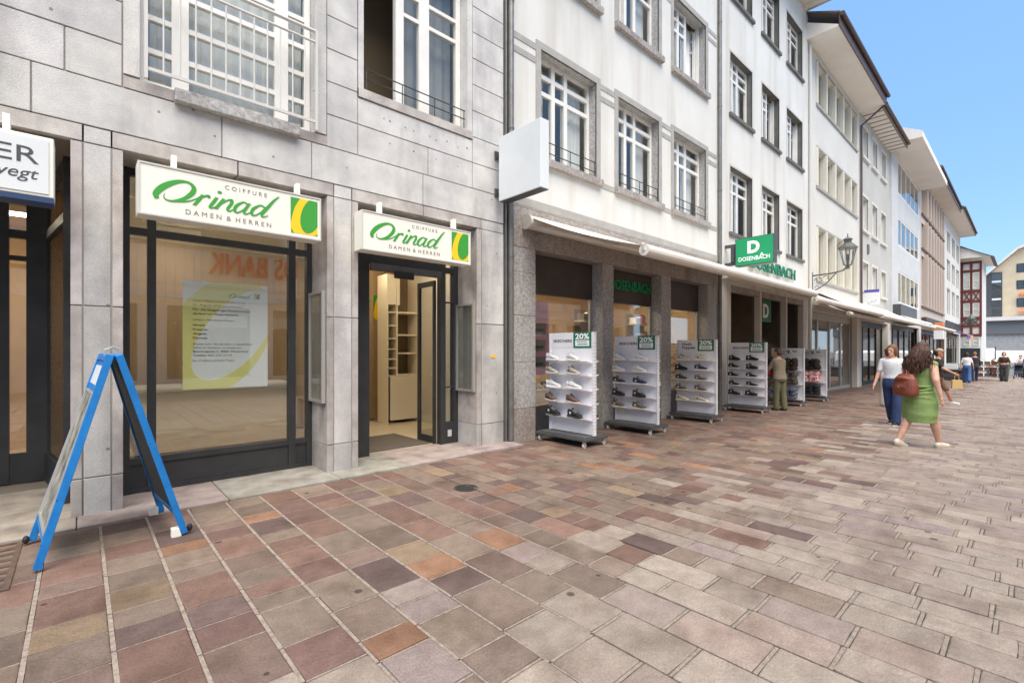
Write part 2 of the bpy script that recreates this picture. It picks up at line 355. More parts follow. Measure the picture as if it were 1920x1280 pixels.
# round manhole cover and the slotted drain by the advertising board
mh = thing('manhole_cover', (2.98, 3.98, 0.0), 'small round iron manhole cover set in the paving before the salon door', 'manhole cover')
m = MB(); m.lathe(2.98, 3.98, [(0.001, -0.02), (0.125, -0.02), (0.125, 0.006), (0.112, 0.006), (0.112, 0.002), (0.001, 0.002)], 28); m.build('rim', MT['iron'], mh)
m = MB()
for i in range(-4, 5):
    for j in range(-4, 5):
        if i*i+j*j <= 17: m.box(2.98+i*.023-.008, 2.98+i*.023+.008, 3.98+j*.023-.008, 3.98+j*.023+.008, 0.0015, 0.0055)
m.build('cast_studs', MT['iron'], mh)
dr = thing('drain_grate', (-0.5, 4.75, 0.0), 'rusty slotted drain grate in the paving at the left edge of the picture', 'drain')
rust = mat('rusty_iron', srgb(104,82,66), 0.8, srgb(78,66,58), 20, 4, 0.3, 90)
m = MB(); m.box(-0.56,-0.53,4.15,5.13,-.02,.008).box(-0.35,-0.32,4.15,5.13,-.02,.008).box(-0.53,-0.35,4.15,4.18,-.02,.008).box(-0.53,-0.35,5.10,5.13,-.02,.008).build('frame', rust, dr)
for i in range(7):
    y0 = 4.22+i*.125; MB().box(-0.529,-0.351,y0,y0+.05,-.018,.006).build('bar', rust, dr)
# ------------------------------------------------------------------ shared builders for the buildings
def wall_mesh(X0, X1, Z0, Z1, holes, Y=F, depth=0.4):
    """front skin with rectangular holes; returns (skin, reveals)"""
    xs = sorted({X0, X1, *[h[0] for h in holes], *[h[1] for h in holes]}); zs = sorted({Z0, Z1, *[h[2] for h in holes], *[h[3] for h in holes]})
    w = MB(); rvs = []
    for i in range(len(xs)-1):
        for j in range(len(zs)-1):
            cx_, cz_ = (xs[i]+xs[i+1])/2, (zs[j]+zs[j+1])/2
            if any(h[0] < cx_ < h[1] and h[2] < cz_ < h[3] for h in holes): continue
            w.quad((xs[i],Y,zs[j]), (xs[i+1],Y,zs[j]), (xs[i+1],Y,zs[j+1]), (xs[i],Y,zs[j+1]))
    for a, b, c_, d in holes:
        e = Y+depth; rv = MB(); rvs.append(rv)
        rv.quad((a,Y,c_),(a,e,c_),(a,e,d),(a,Y,d)).quad((b,Y,c_),(b,Y,d),(b,e,d),(b,e,c_)).quad((a,Y,d),(a,e,d),(b,e,d),(b,Y,d)).quad((a,Y,c_),(b,Y,c_),(b,e,c_),(a,e,c_))
    return w, rvs
def window(parent, X0, X1, z0, z1, Y, cols, rows, fm, gm=None, bar=0.05, th=0.07, name='window', skip=()):
    """frame with its bars as one part; cols / rows are the pane spans; every pane a sub-part"""
    m = MB(); e = [X0]+[v for c_ in cols for v in c_]+[X1]; r_ = [z0]+[v for c_ in rows for v in c_]+[z1]
    for i in range(0, len(e), 2): m.box(e[i], e[i+1], Y-th/2, Y+th/2, z0, z1)
    for ci, (a, b) in enumerate(cols):
        if ci in skip: continue
        for i in range(0, len(r_), 2): m.box(a, b, Y-th/2+.006, Y+th/2-.006, r_[i], r_[i+1])
    fr = m.build(name, fm, parent)
    for ci, (a, b) in enumerate(cols):
        if ci in skip: continue
        for c_, d in rows: MB().box(a, b, Y-.004, Y+.004, c_, d).build('pane', gm or MT['wglass'], fr)
    return fr
def spans(a, b, fr, gap):
    """split a..b into pane spans by weights with gaps between"""
    tot = (b-a)-gap*(len(fr)-1); s = sum(fr); out = []; p = a
    for f_ in fr: q = p+tot*f_/s; out.append((p, q)); p = q+gap
    return out
def room(parent, X0, X1, zs, Y0, Y1, m_, name='room_shell'):
    m = MB(); z0, z1 = zs[0], zs[-1]
    m.quad((X0,Y0,z0),(X0,Y1,z0),(X0,Y1,z1),(X0,Y0,z1)).quad((X1,Y0,z0),(X1,Y0,z1),(X1,Y1,z1),(X1,Y1,z0)).quad((X0,Y1,z0),(X1,Y1,z0),(X1,Y1,z1),(X0,Y1,z1))
    for z in zs: m.quad((X0,Y0,z),(X1,Y0,z),(X1,Y1,z),(X0,Y1,z))
    return m.build(name, m_, parent, recalc=False)
def plane_fn(o, ux, uy, un):
    o, ux, uy, un = Vector(o), Vector(ux), Vector(uy), Vector(un)
    return lambda x, y, d=0.0: o+ux*x+uy*y+un*d
STREETF = ((1,0,0), (0,0,1), (0,-1,0))       # faces the street
UPSTREET = ((0,-1,0), (0,0,1), (-1,0,0))     # faces the camera's end of the street
OPPF = ((-1,0,0), (0,0,1), (0,1,0))
def text(name, s, m_, parent, o, axes, height, width=None, depth=0.004, bold=0.0, shear=0.0, align='LEFT', local=False):
    cu = bpy.data.curves.new('t', 'FONT'); cu.body = s; cu.size = 1.0; cu.extrude = 0.5; cu.offset = bold; cu.shear = shear; cu.resolution_u = 3; cu.space_line = 1.0
    ob = bpy.data.objects.new('t', cu); col.objects.link(ob)
    dg = bpy.context.evaluated_depsgraph_get(); me = bpy.data.meshes.new_from_object(ob.evaluated_get(dg)); bpy.data.objects.remove(ob)
    xs_ = [v.co.x for v in me.vertices]; ys_ = [v.co.y for v in me.vertices]
    caps = 0.69; sc = height/caps; sx = sc if width is None else width/(max(xs_)-min(xs_)); x0 = min(xs_)
    if align == 'CENTER': x0 = (min(xs_)+max(xs_))/2
    fn = plane_fn(o, *axes)
    for v in me.vertices: v.co = fn((v.co.x-x0)*sx, v.co.y*sc, (v.co.z+0.5)*depth)
    me.materials.clear(); me.materials.append(m_); me.name = name
    o_ = bpy.data.objects.new(name, me); col.objects.link(o_)
    if parent is not None: attach(o_, parent, local)
    return o_
def catmull(pts, n=7):
    out = []; P_ = [pts[0]]+list(pts)+[pts[-1]]
    for i in range(1, len(P_)-2):
        for k in range(n):
            t = k/n; a, b, c_, d = P_[i-1:i+3]
            out.append(tuple(0.5*((2*b[j])+(-a[j]+c_[j])*t+(2*a[j]-5*b[j]+4*c_[j]-d[j])*t*t+(-a[j]+3*b[j]-3*c_[j]+d[j])*t**3) for j in range(len(b))))
    return out+[tuple(pts[-1])]
SCRIPT = [
 [(.12,.02,.22),(-.02,.45,.34),(.22,1.15,.40),(.72,1.7,.30),(1.25,1.82,.2),(1.62,1.5,.24),(1.66,1.0,.3),(1.4,.42,.26),(.98,.06,.2),(.62,.03,.12),(.40,.22,.06),(.36,.55,.03)],
 [(1.1,.05,.14),(1.6,.22,.1),(2.0,.62,.09),(2.2,.95,.12)],
 [(2.22,1.0,.2),(2.12,.55,.2),(1.98,.0,.2)], [(2.04,.3,.08),(2.25,.82,.12),(2.5,1.0,.2),(2.6,.82,.14)],
 [(2.98,1.0,.19),(2.88,.5,.21),(2.80,.1,.17),(2.92,.0,.1),(3.16,.3,.06)],
 [(3.36,1.0,.18),(3.26,.55,.2),(3.12,.0,.2)], [(3.18,.25,.08),(3.5,.82,.11),(3.78,1.02,.17),(3.86,.72,.2),(3.76,.15,.17),(3.9,.0,.1),(4.1,.25,.07)],
 [(4.76,.9,.12),(4.48,1.02,.13),(4.18,.62,.21),(4.16,.16,.19),(4.36,.0,.12),(4.64,.38,.09),(4.84,.95,.1)], [(4.86,1.0,.16),(4.74,.5,.2),(4.72,.1,.16),(4.88,.0,.1),(5.08,.25,.07)],
 [(5.78,.9,.12),(5.5,1.02,.13),(5.18,.62,.21),(5.16,.16,.19),(5.36,.0,.12),(5.66,.38,.09),(5.88,1.0,.1)], [(6.42,2.15,.08),(6.2,1.7,.16),(5.94,.85,.22),(5.78,.2,.18),(5.9,.0,.1),(6.15,.2,.06)]]
def script_word(name, m_, parent, o, axes, sx, sy, depth=0.003, local=False):
    fn = plane_fn(o, *axes); mb = MB()
    for si, st in enumerate(SCRIPT):
        pts = catmull(st); k = len(pts); Lf = []; Rt = []
        for i, (x_, y_, w_) in enumerate(pts):
            a, b = pts[max(i-1, 0)], pts[min(i+1, k-1)]; dx, dy = b[0]-a[0], b[1]-a[1]; d = math.hypot(dx, dy) or 1
            nx, ny = -dy/d, dx/d; sh = 0.22*y_
            Lf.append(((x_+sh+nx*w_/2)*sx, (y_+ny*w_/2)*sy)); Rt.append(((x_+sh-nx*w_/2)*sx, (y_-ny*w_/2)*sy))
        dd = depth*(1+0.06*si); vv = [fn(*p, dd) for p in Lf]+[fn(*p, dd) for p in Rt]+[fn(*p, 0) for p in Lf]+[fn(*p, 0) for p in Rt]
        ff = [(i, i+1, k+i+1, k+i) for i in range(k-1)] + [(i, 2*k+i, 2*k+i+1, i+1) for i in range(k-1)] + [(k+i, k+i+1, 3*k+i+1, 3*k+i) for i in range(k-1)]
        mb.add(vv, ff)
    dot = [((3.02+.33+.13*math.cos(t))*sx, (1.5+.13*math.sin(t))*sy) for t in [2*math.pi*i/12 for i in range(12)]]
    mb.prism(dot, fn, 0, depth)
    return mb.build(name, m_, parent, local=local)
def clip(poly, s=1.0):
    for ax, lim, sg in ((0,0,1),(0,s,-1),(1,0,1),(1,s,-1)):
        out = []
        for i, p in enumerate(poly):
            q = poly[(i+1) % len(poly)]; pi_, qi = sg*(p[ax]-lim) >= 0, sg*(q[ax]-lim) >= 0
            if pi_: out.append(p)
            if pi_ != qi:
                t = (lim-p[ax])/(q[ax]-p[ax]); out.append((p[0]+t*(q[0]-p[0]), p[1]+t*(q[1]-p[1])))
        poly = out
    return poly
def leaf_logo(parent, o, axes, w, h, local=False, d=0.002):
    fn0 = plane_fn(o, *axes); fn = lambda x_, y_, z_: fn0(x_*w, y_*h, z_)
    MB().prism([(0,0),(1,0),(1,1),(0,1)], fn, 0, d).build('logo_square', MT['oyellow'], parent, local=local)
    def ell(cx_, cy_, a, b, rot): return [(cx_+a*math.cos(t)*math.cos(rot)-b*math.sin(t)*math.sin(rot), cy_+a*math.cos(t)*math.sin(rot)+b*math.sin(t)*math.cos(rot)) for t in [2*math.pi*i/36 for i in range(36)]]
    leaf = MB().prism(clip(ell(.76, .56, .56, .36, R(62))), fn, 0, d*1.7)
    cor = [(0,1),(0,.28),(.06,.5),(.14,.72),(.26,.9),(.34,1)]
    leaf.prism(cor, fn, 0, d*1.7)
    leaf.prism([(0.02,0),(.0,.14),(.12,0)], fn, 0, d*1.7).prism([(1,0),(1,.06),(.9,0)], fn, 0, d*1.75)
    leaf.build('logo_leaf', MT['ogreen'], parent, local=local)

# ------------------------------------------------------------------ limestone building with the salon
A = thing('limestone_building', (2.2, F, 0), 'pale grey limestone building with stone slabs and a hairdresser on its ground floor', 'building')
sr = random.Random(5)
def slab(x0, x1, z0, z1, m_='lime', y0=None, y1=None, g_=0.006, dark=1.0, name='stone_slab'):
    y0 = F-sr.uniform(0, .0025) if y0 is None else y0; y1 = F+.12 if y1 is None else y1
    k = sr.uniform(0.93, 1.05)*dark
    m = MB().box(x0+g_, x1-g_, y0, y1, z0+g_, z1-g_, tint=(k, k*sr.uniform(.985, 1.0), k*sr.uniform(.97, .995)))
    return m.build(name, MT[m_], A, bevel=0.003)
# backing with the joint colour
def backing(x0, x1, z0, z1, y0=F+.012, y1=F+.5): return B(x0, x1, y0, y1, z0, z1).build('joint_backing', MT['mortar'], A)
PIERS = [(-3.0, -2.55), (-0.07, 0.29), (2.12, 2.51), (4.34, 4.87)]
for x0, x1 in PIERS:
    backing(x0+.01, x1-.01, 0, 3.25)
    for z0, z1 in ((0.0, 0.33), (0.33, 1.83), (1.83, 3.25)):
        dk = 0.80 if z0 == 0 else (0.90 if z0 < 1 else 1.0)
        if x0 == 4.34:
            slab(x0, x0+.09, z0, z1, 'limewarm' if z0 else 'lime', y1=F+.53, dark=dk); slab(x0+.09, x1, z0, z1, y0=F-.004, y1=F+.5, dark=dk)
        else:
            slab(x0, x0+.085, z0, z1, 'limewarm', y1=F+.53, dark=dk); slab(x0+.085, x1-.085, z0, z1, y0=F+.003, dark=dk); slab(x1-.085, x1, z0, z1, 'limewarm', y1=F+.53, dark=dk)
for x0, x1 in ((-2.55, -0.07), (0.29, 2.12), (2.51, 4.34)):          # surrounds over the openings
    n = 2; w = (x1-x0)/n
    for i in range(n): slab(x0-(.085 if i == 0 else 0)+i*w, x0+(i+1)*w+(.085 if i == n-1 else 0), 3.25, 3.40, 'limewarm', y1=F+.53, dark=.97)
for x0, x1 in ((-.07+.085, .29-.085), (2.12+.085, 2.51-.085), (4.34+.085, 4.87)): slab(x0, x1, 3.25, 3.40, y0=F+.003, y1=F+.5)
backing(-3.0, 4.86, 3.41, 3.82)
for x0, x1 in ((-3.0,-1.6),(-1.6,-.3),(-.3,1.06),(1.06,1.95),(1.95,3.42),(3.42,4.87)): slab(x0, x1, 3.40, 3.82, dark=.98)
# courses above, cut around the two upper openings
W1 = (0.41, 1.98, 3.95, 6.9); W2 = (2.58, 4.16, 4.66, 6.95)
backing(-3.0, .31, 3.82, 8); backing(2.08, 2.5, 3.82, 8); backing(4.24, 4.86, 3.82, 8); backing(2.5, 4.24, 3.82, 4.55); backing(.31, 2.08, 6.99, 8); backing(2.5, 4.24, 7.04, 8)
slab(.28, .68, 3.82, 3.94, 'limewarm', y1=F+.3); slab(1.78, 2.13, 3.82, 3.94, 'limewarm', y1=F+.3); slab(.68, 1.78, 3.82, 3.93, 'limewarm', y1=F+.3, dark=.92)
for x0, x1 in ((.28, .41), (1.98, 2.12)): slab(x0, x1, 3.94, 6.98, 'lime', y0=F-.012, y1=F+.34)
for x0, x1 in ((2.5, 2.58), (4.16, 4.26)): slab(x0, x1, 4.53, 7.03, 'lime', y0=F-.008, y1=F+.34)
slab(2.5, 4.26, 4.53, 4.655, 'limewarm', y0=F-.02, y1=F+.4); slab(.28, 2.12, 6.9, 6.98, y1=F+.34); slab(2.5, 4.26, 6.95, 7.03, y1=F+.34)
zc = [3.82, 4.20, 4.585, 4.97, 5.355, 5.74, 6.125, 6.51, 6.9, 7.3, 7.7, 8.0]
for i in range(len(zc)-1):
    z0, z1 = zc[i], zc[i+1]
    for x0, x1 in ((-3.0,-1.7),(-1.7,-.5),(-.5,.28)) if i % 2 else ((-3.0,-2.2),(-2.2,-1.1),(-1.1,-.1),(-.1,.28)): slab(x0, x1, z0, z1)
    slab(2.12, 2.5, z0, z1)
    for x0, x1 in ((4.26, 4.87),): slab(x0, x1, z0, z1)
for x0, x1 in ((2.5,3.5),(3.5,4.26)): slab(x0, x1, 3.82, 4.20); 
for x0, x1 in ((2.5,4.26),): slab(x0, x1, 4.20, 4.53)
slab(.28, 2.12, 6.98, 8.0); slab(2.5, 4.26, 7.03, 8.0)
B(-3.0, 4.86, F+.01, F+.5, 8.0, 13.5).build('upper_wall', MT['plaster_d'], A)
# drilled holes left by a removed sign
m = MB(); hs = random.Random(2)
for i in range(9):
    hx = 2.8+i*.17+hs.uniform(-.05, .05)
    for hz in ((4.36, 4.08) if i % 2 else (4.36,)): m.cyl((hx, F-.0045, hz+hs.uniform(-.03,.03)), (hx, F+.01, hz), .006+.004*hs.random(), 8)
m.build('drill_holes', MT['darktrim'], A)['kind'] = 'stuff'
# granite sill and railing of the tall window
B(.66, 1.80, F-.09, F-.002, 3.81, 3.93).build('window_sill', MT['granite'], A, bevel=.006)
fw = window(A, .41, 1.98, 3.95, 6.9, F+.18, [(.47,.66),(.80,1.60),(1.74,1.92)], spans(4.02, 6.84, [1]*9, .05), MT['white'])
rl = MB(); Yr = F-.10
rl.tube([(.44,Yr,5.03),(1.97,Yr,5.03)], .020, 10).tube([(.44,Yr,4.91),(1.97,Yr,4.91)], .014, 8); rl.box(.44,1.97,Yr-.012,Yr+.012,4.0,4.03)
for px_ in (.44, 1.965): rl.box(px_-.014, px_+.014, Yr-.02, Yr+.02, 3.92, 5.04); rl.box(px_-.01, px_+.01, Yr+.02, F+.0, 4.4, 4.43)
rail_o = rl.build('balcony_railing', MT['rail'], A)
for i in range(11): MB().cyl((.57+i*.127, Yr, 4.03), (.57+i*.127, Yr, 4.905), .008, 8).build('bar', MT['rail'], rail_o)
# second upper window: left casement stands open into the room
fw2 = window(A, 2.58, 4.16, 4.66, 6.95, F+.20, [(2.64,3.10),(3.22,3.46),(3.62,4.08)], [(4.74,5.95),(6.0,6.25),(6.3,6.88)], MT['white'], skip=(0,))
m = MB(); m.box(2.64,2.68,F+.24,F+.70,4.72,6.9).box(2.645,2.675,F+.28,F+.66,4.72,4.78); m.build('open_casement', MT['white'], A)
m = MB(); m.tube([(2.60,F+.02,4.92),(4.14,F+.02,4.92)], .008, 6).tube([(2.60,F+.02,4.80),(4.14,F+.02,4.80)], .008, 6)
for i in range(4): m.cyl((2.62+i*.5, F+.02, 4.66), (2.62+i*.5, F+.02, 4.92), .007, 6)
m.build('window_rail', MT['iron'], A)
room(A, .35, 2.05, [3.9, 7.0], F+.36, F+2.2, MT['room']); room(A, 2.5, 4.3, [4.6, 7.05], F+.36, F+1.1, MT['opening'])
m = MB()
for i in range(24): x0 = .5+i*.06; m.quad((x0,F+.32+.02*(i%2),4.0),(x0+.06,F+.32+.02*((i+1)%2),4.0),(x0+.06,F+.32+.02*((i+1)%2),6.9),(x0,F+.32+.02*(i%2),6.9))
m.build('curtain', MT['curtain'], A, recalc=False)
m = MB()
for i in range(12): x0 = 3.18+i*.08; m.quad((x0,F+.40+.03*(i%2),4.68),(x0+.08,F+.40+.03*((i+1)%2),4.68),(x0+.08,F+.40+.03*((i+1)%2),6.9),(x0,F+.40+.03*(i%2),6.9))
m.build('curtain', MT['trim'], A, recalc=False)

# --- salon shop window
YG = 6.05
fr = MB()
for x0, x1 in ((.29,.36),(.50,.57),(1.85,1.93),(2.06,2.12)): fr.box(x0,x1,YG-.04,YG+.04,0.0,3.25)
for x0, x1 in ((.36,.50),(.57,1.85),(1.93,2.06)):
    fr.box(x0,x1,YG-.034,YG+.034,0,.06).box(x0,x1,YG-.034,YG+.034,.30,.36).box(x0,x1,YG-.015,YG+.015,.06,.30).box(x0,x1,YG-.034,YG+.034,2.60,2.67).box(x0,x1,YG-.034,YG+.034,3.18,3.25)
shopw = fr.build('shop_window', MT['anthra'], A)
for x0, x1 in ((.36,.50),(.57,1.85),(1.93,2.06)):
    for z0, z1 in ((.36,2.60),(2.67,3.18)): B(x0,x1,YG-.006,YG+.006,z0,z1).build('pane', MT['glass'], shopw)
# --- salon door
fr = MB(); fr.box(2.51,2.88,YG-.04,YG+.04,0,3.25).box(4.02,4.11,YG-.05,YG+.05,0,3.25).box(4.26,4.34,YG-.05,YG+.05,0,3.25).box(2.88,4.02,YG-.045,YG+.045,2.62,3.25).box(4.11,4.26,YG-.045,YG+.045,2.62,2.70)
fr.box(4.11,4.26,YG-.045,YG+.045,0,.34).box(4.11,4.26,YG-.03,YG+.03,2.16,2.18).box(4.11,4.26,YG-.03,YG+.03,.86,.88)
door = fr.build('door_frame', MT['anthra'], A)
B(2.88,4.02,YG-.08,YG-.047,2.52,2.62).build('door_track', MT['dgrey'], door, bevel=.005)
B(3.22,3.52,YG-.13,YG-.081,2.44,2.54).build('door_sensor', MT['black'], door, bevel=.01)
for z0, z1 in ((.34,.86),(.88,2.16),(2.18,2.62),(2.70,3.2)): B(4.11,4.26,YG-.006,YG+.006,z0,z1).build('pane', MT['glass'], door)
B(4.15,4.22,YG-.048,YG-.0455,.12,.22).build('door_sticker', MT['lgrey'], door)
lf = MB(); lf.box(3.97,4.01,YG+.06,YG+.10,.02,2.5).box(3.97,4.01,YG+.48,YG+.54,.02,2.5).box(3.975,4.005,YG+.10,YG+.48,.02,.12).box(3.975,4.005,YG+.10,YG+.48,2.42,2.5)
leaf = lf.build('door_leaf', MT['anthra'], A); B(3.987,3.993,YG+.10,YG+.48,.12,2.42).build('pane', MT['glass'], leaf)
# --- showcases on the two jambs
for jx, nm, lb in ((2.12, 'a', 'slim empty aluminium showcase on the pillar between shop window and door'), (4.34, 'b', 'slim empty aluminium showcase on the pillar right of the salon door')):
    t = thing('showcase', (jx, 5.8, .8), lb, 'showcase', 'showcases on the stone pillars')
    m = MB(); x0, x1 = jx-.045, jx-.002; ya, yb, za, zb = 5.56, 6.0, .82, 2.14
    m.box(x0,x1,ya,ya+.03,za,zb).box(x0,x1,yb-.03,yb,za,zb).box(x0,x1,ya+.03,yb-.03,za,za+.03).box(x0,x1,ya+.03,yb-.03,zb-.03,zb); m.build('frame', MT['alu'], t)
    B(jx-.012,jx-.0025,ya+.03,yb-.03,za+.03,zb-.03).build('back_panel', MT['dgrey'] if 0 else MT['trim'], t); B(x0+.012,x0+.018,ya+.03,yb-.03,za+.03,zb-.03).build('pane', MT['glass'], t)
B(4.62,4.69,F-.012,F-.0045,1.32,1.37).build('small_plate', MT['yellow'], A)

# --- salon interior
room(A, -.05, 5.05, [.0, 3.2], YG+.06, 9.0, MT['room'])
B(.0, 5.0, YG+.1, 8.98, .004, .014).build('tile_floor', MT['tile'], A)
m = MB()
for i in range(42): m.box(.02+i*.118, .02+i*.118+.1165, 8.94, 8.97, .06, 3.1)
m.build('wall_panelling', MT['wood'], A)
B(2.6,3.95,YG+.12,YG+1.25,.0145,.024).build('door_mat', MT['matt'], A)
cb = thing('shelf_unit', (4.7, 8.5, 0), 'cream shelf unit with brown back inside the salon behind the open door', 'shelf')
for x_ in (4.34, 4.54, 5.0): B(x_,x_+.025,8.30,8.7,0 if x_ != 4.54 else .93,2.9).build('side_panel', MT['shelfwhite'], cb)
B(4.366,4.999,8.68,8.7,0,2.9).build('back_panel', MT['shelfback'], cb)
for z in (.93, 1.36, 1.72, 2.16): B(4.566,4.999,8.31,8.679,z,z+.03).build('shelf', MT['shelfwhite'], cb)
for z in (.93, 1.08, 1.25, 1.45, 1.65, 1.9, 2.16): B(4.366,4.539,8.32,8.679,z,z+.02).build('shelf', MT['shelfwhite'], cb)
B(4.41,4.999,8.305,8.325,.08,.925).build('cupboard_door', MT['shelfwhite'], cb)
B(4.366,4.62,8.32,8.679,2.32,2.9).build('upper_cupboard', MT['shelfwhite'], cb)
lg = thing('wall_logo', (4.5, 8.9, 2.2), 'green and yellow salon lettering on the panelled wall seen through the door', 'wall sign')
script_word('lettering', MT['ogreen'], lg, (3.22, 8.935, 2.12), STREETF, .160, .16); leaf_logo(lg, (4.37, 8.935, 2.05), STREETF, .30, .50)
for i, (x_, y_) in enumerate(((1.0,7.0),(2.3,6.7),(3.4,7.0),(4.5,7.4),(1.0,8.3),(3.9,8.3))):
    t = thing('ceiling_lamp', (x_, y_, 3.15), ['flat ceiling lamp in the salon above the left pane','flat ceiling lamp in the middle of the salon','flat ceiling lamp just inside the salon door','flat ceiling lamp in the salon beside the shelf unit','flat ceiling lamp at the back left of the salon','flat ceiling lamp by the back wall of the salon'][i], 'ceiling lamp', 'flat lamps on the salon ceiling')
    B(x_-.31,x_+.31,y_-.06,y_+.06,3.12,3.19).build('housing', MT['white'], t); B(x_-.29,x_+.29,y_-.045,y_+.045,3.105,3.119).build('diffuser', MT['lampglow'], t)
# white counter at the left
ct = thing('counter', (.8, 8.2, 0), 'low pale counter deep inside the salon behind the shop window', 'counter'); B(.3,2.4,7.9,8.5,0,.06).build('plinth', MT['dgrey'], ct); B(.26,2.44,7.86,8.54,.06,.9).build('body', MT['shelfwhite'], ct, bevel=.01); B(.22,2.48,7.8,8.6,.901,.94).build('top', MT['white'], ct, bevel=.005)

# --- poster inside the glass
po = thing('poster', (1.2, 6.03, 1.0), 'white and pale yellow closing notice poster inside the salon window', 'poster')
X0, X1, Z0, Z1 = .80, 1.63, 1.02, 2.19; Yp = YG+.012
B(X0,X1,Yp,Yp+.003,Z0,Z1).build('sheet', MT['paper'], po)
fnp0 = plane_fn((X0, Yp, Z0), *STREETF); fnp = lambda x_, y_, d=0: fnp0(x_*(X1-X0), y_*(Z1-Z0), d)
fnu = lambda x_, y_, d: fnp(x_, y_, d)
def pell(cx_, cy_, a_, b_, rot): return [(cx_+a_*math.cos(t)*math.cos(rot)-b_*math.sin(t)*math.sin(rot), cy_+(a_*math.cos(t)*math.sin(rot)+b_*math.sin(t)*math.cos(rot))*.75) for t in [2*math.pi*i/40 for i in range(40)]]
MB().prism(clip(pell(.42, .50, .82, .56, R(58))), fnu, 0, .0004).build('yellow_swirl', MT['paleyel'], po)
MB().prism(clip(pell(.60, .52, .70, .34, R(52))), fnu, 0, .0007).build('white_swirl', MT['paper'], po)
script_word('logo_lettering', MT['ogreen'], po, fnp(.52,.865,.0008), STREETF, .033, .026, .001); leaf_logo(po, fnp(.83,.862,.0008), STREETF, .055, .065, d=.001)
lines = [('Unsere Filiale Unterer Graben ist ab',.81,.60,0),('31. August 2025 geschlossen.',.77,.58,0),('Für die langjährige Kundentreue',.73,.66,1),('danken wir Ihnen herzlich.',.69,.53,1),('Unsere Mitarbeiterinnen',.635,.46,0),('Nicole',.585,.13,1),('Rosanna',.545,.16,1),('Angela',.505,.15,1),('Daniela',.465,.16,1),('freuen sich, Sie ab dem 1. September',.41,.70,0),('2025 im Stadttor zu bedienen:',.375,.56,0),('Bahnhofplatz 5, 8400 Winterthur',.34,.65,1),('Telefon: 052 212 13 13',.305,.44,1),('Ihr Coiffure Orinad Team',.255,.47,0)]
for s_, y_, w_, b_ in lines: text('print', s_, MT['ink'], po, fnp(.11,y_,.0008), STREETF, .021, w_*(X1-X0), .0008, .014 if b_ else 0)

# --- light box signs
def salon_sign(x0, x1, z0, z1, label, unit):
    t = thing('light_box_sign', ((x0+x1)/2, 5.4, z0), label, 'sign', 'salon light box signs'); y0, y1 = 5.30, 5.50
    B(x0,x1,y0,y1,z0,z1).build('housing', MT['signwhite'], t, bevel=.006)
    m = MB(); e = .016
    m.box(x0+.001,x1-.001,y0-.008,y0-.0005,z0+.001,z0+e).box(x0+.001,x1-.001,y0-.008,y0-.0005,z1-e,z1-.001).box(x0+.001,x0+e,y0-.008,y0-.0005,z0+e,z1-e).box(x1-e,x1-.001,y0-.008,y0-.0005,z0+e,z1-e); m.build('frame', MT['rail'], t)
    for bx_ in (x0+(x1-x0)*.17, x1-(x1-x0)*.14): B(bx_-.02,bx_+.02,5.36,5.44,z1+.001,3.255).build('bracket', MT['signwhite'], t)
    w = x1-x0; h = z1-z0; Yf = y0-.0006
    script_word('lettering', MT['ogreen'], t, (x0+w*.075, Yf, z0+h*.335), STREETF, w*.0945, h*.235)
    for q_ in (text('small_lettering', 'C O I F F U R E', MT['greytxt'], t, (x0+w*.42, Yf, z0+h*.775), STREETF, h*.085, w*.235, .002),
    text('small_lettering', 'D A M E N  &  H E R R E N', MT['greytxt'], t, (x0+w*.22, Yf, z0+h*.13), STREETF, h*.095, w*.46, .002)): q_['kind'] = 'stuff'
    leaf_logo(t, (x0+w*.80, Yf, z0+h*.10), STREETF, w*.175, h*.80)
    return t
salon_sign(.37, 1.97, 2.65, 3.12, 'wide white light box sign with green script lettering above the salon shop window', 1)
salon_sign(2.44, 4.05, 2.63, 3.10, 'white light box sign with green script lettering above the open salon door', 1)
t = thing('light_box_sign', (-.9, 5.3, 2.6), 'white light box sign with dark blue underside cut off at the left edge', 'sign')
B(-1.9,-.155,5.2,5.42,2.64,3.11).build('housing', MT['signwhite'], t, bevel=.006); B(-1.899,-.156,5.2005,5.41,2.60,2.6395).build('base_strip', MT['signblue'], t)
B(-1.87,-.185,5.192,5.1995,2.665,3.085).build('face', MT['signgrey'], t); B(-.44,-.40,5.27,5.35,3.111,3.255).build('bracket', MT['signwhite'], t)
text('lettering', 'ER', MT['ink'], t, (-.475,5.1915,2.885), STREETF, .125, .235, .002); text('lettering', 'wegt', MT['ink'], t, (-.50,5.1915,2.765), STREETF, .085, .26, .002, shear=.25)

# --- the neighbouring shop front in the left recess
fr = MB(); Yl = 7.45
for x0, x1 in ((-2.5,-2.4),(-1.75,-1.65),(-.90,-.80),(-.67,-.57),(-.44,-.32)): fr.box(x0,x1,Yl-.04,Yl+.04,0,3.25)
for x0, x1 in ((-2.4,-1.75),(-1.65,-.90),(-.80,-.67),(-.57,-.44)):
    fr.box(x0,x1,Yl-.03,Yl+.03,0,.32).box(x0,x1,Yl-.03,Yl+.03,2.66,2.75).box(x0,x1,Yl-.03,Yl+.03,2.42,2.47).box(x0,x1,Yl-.03,Yl+.03,3.15,3.25)
lw = fr.build('shop_window', MT['anthra'], A)
for x0, x1 in ((-2.4,-1.75),(-1.65,-.90),(-.80,-.67),(-.57,-.44)):
    for z0, z1 in ((.32,2.42),(2.47,2.66),(2.75,3.15)): B(x0,x1,Yl-.006,Yl+.006,z0,z1).build('pane', MT['glass'], lw)
fr = MB(); fr.box(-.32,-.25,Yl-.04,Yl+.04,0,3.25).box(-.12,-.07,6.06,6.16,0,3.25)
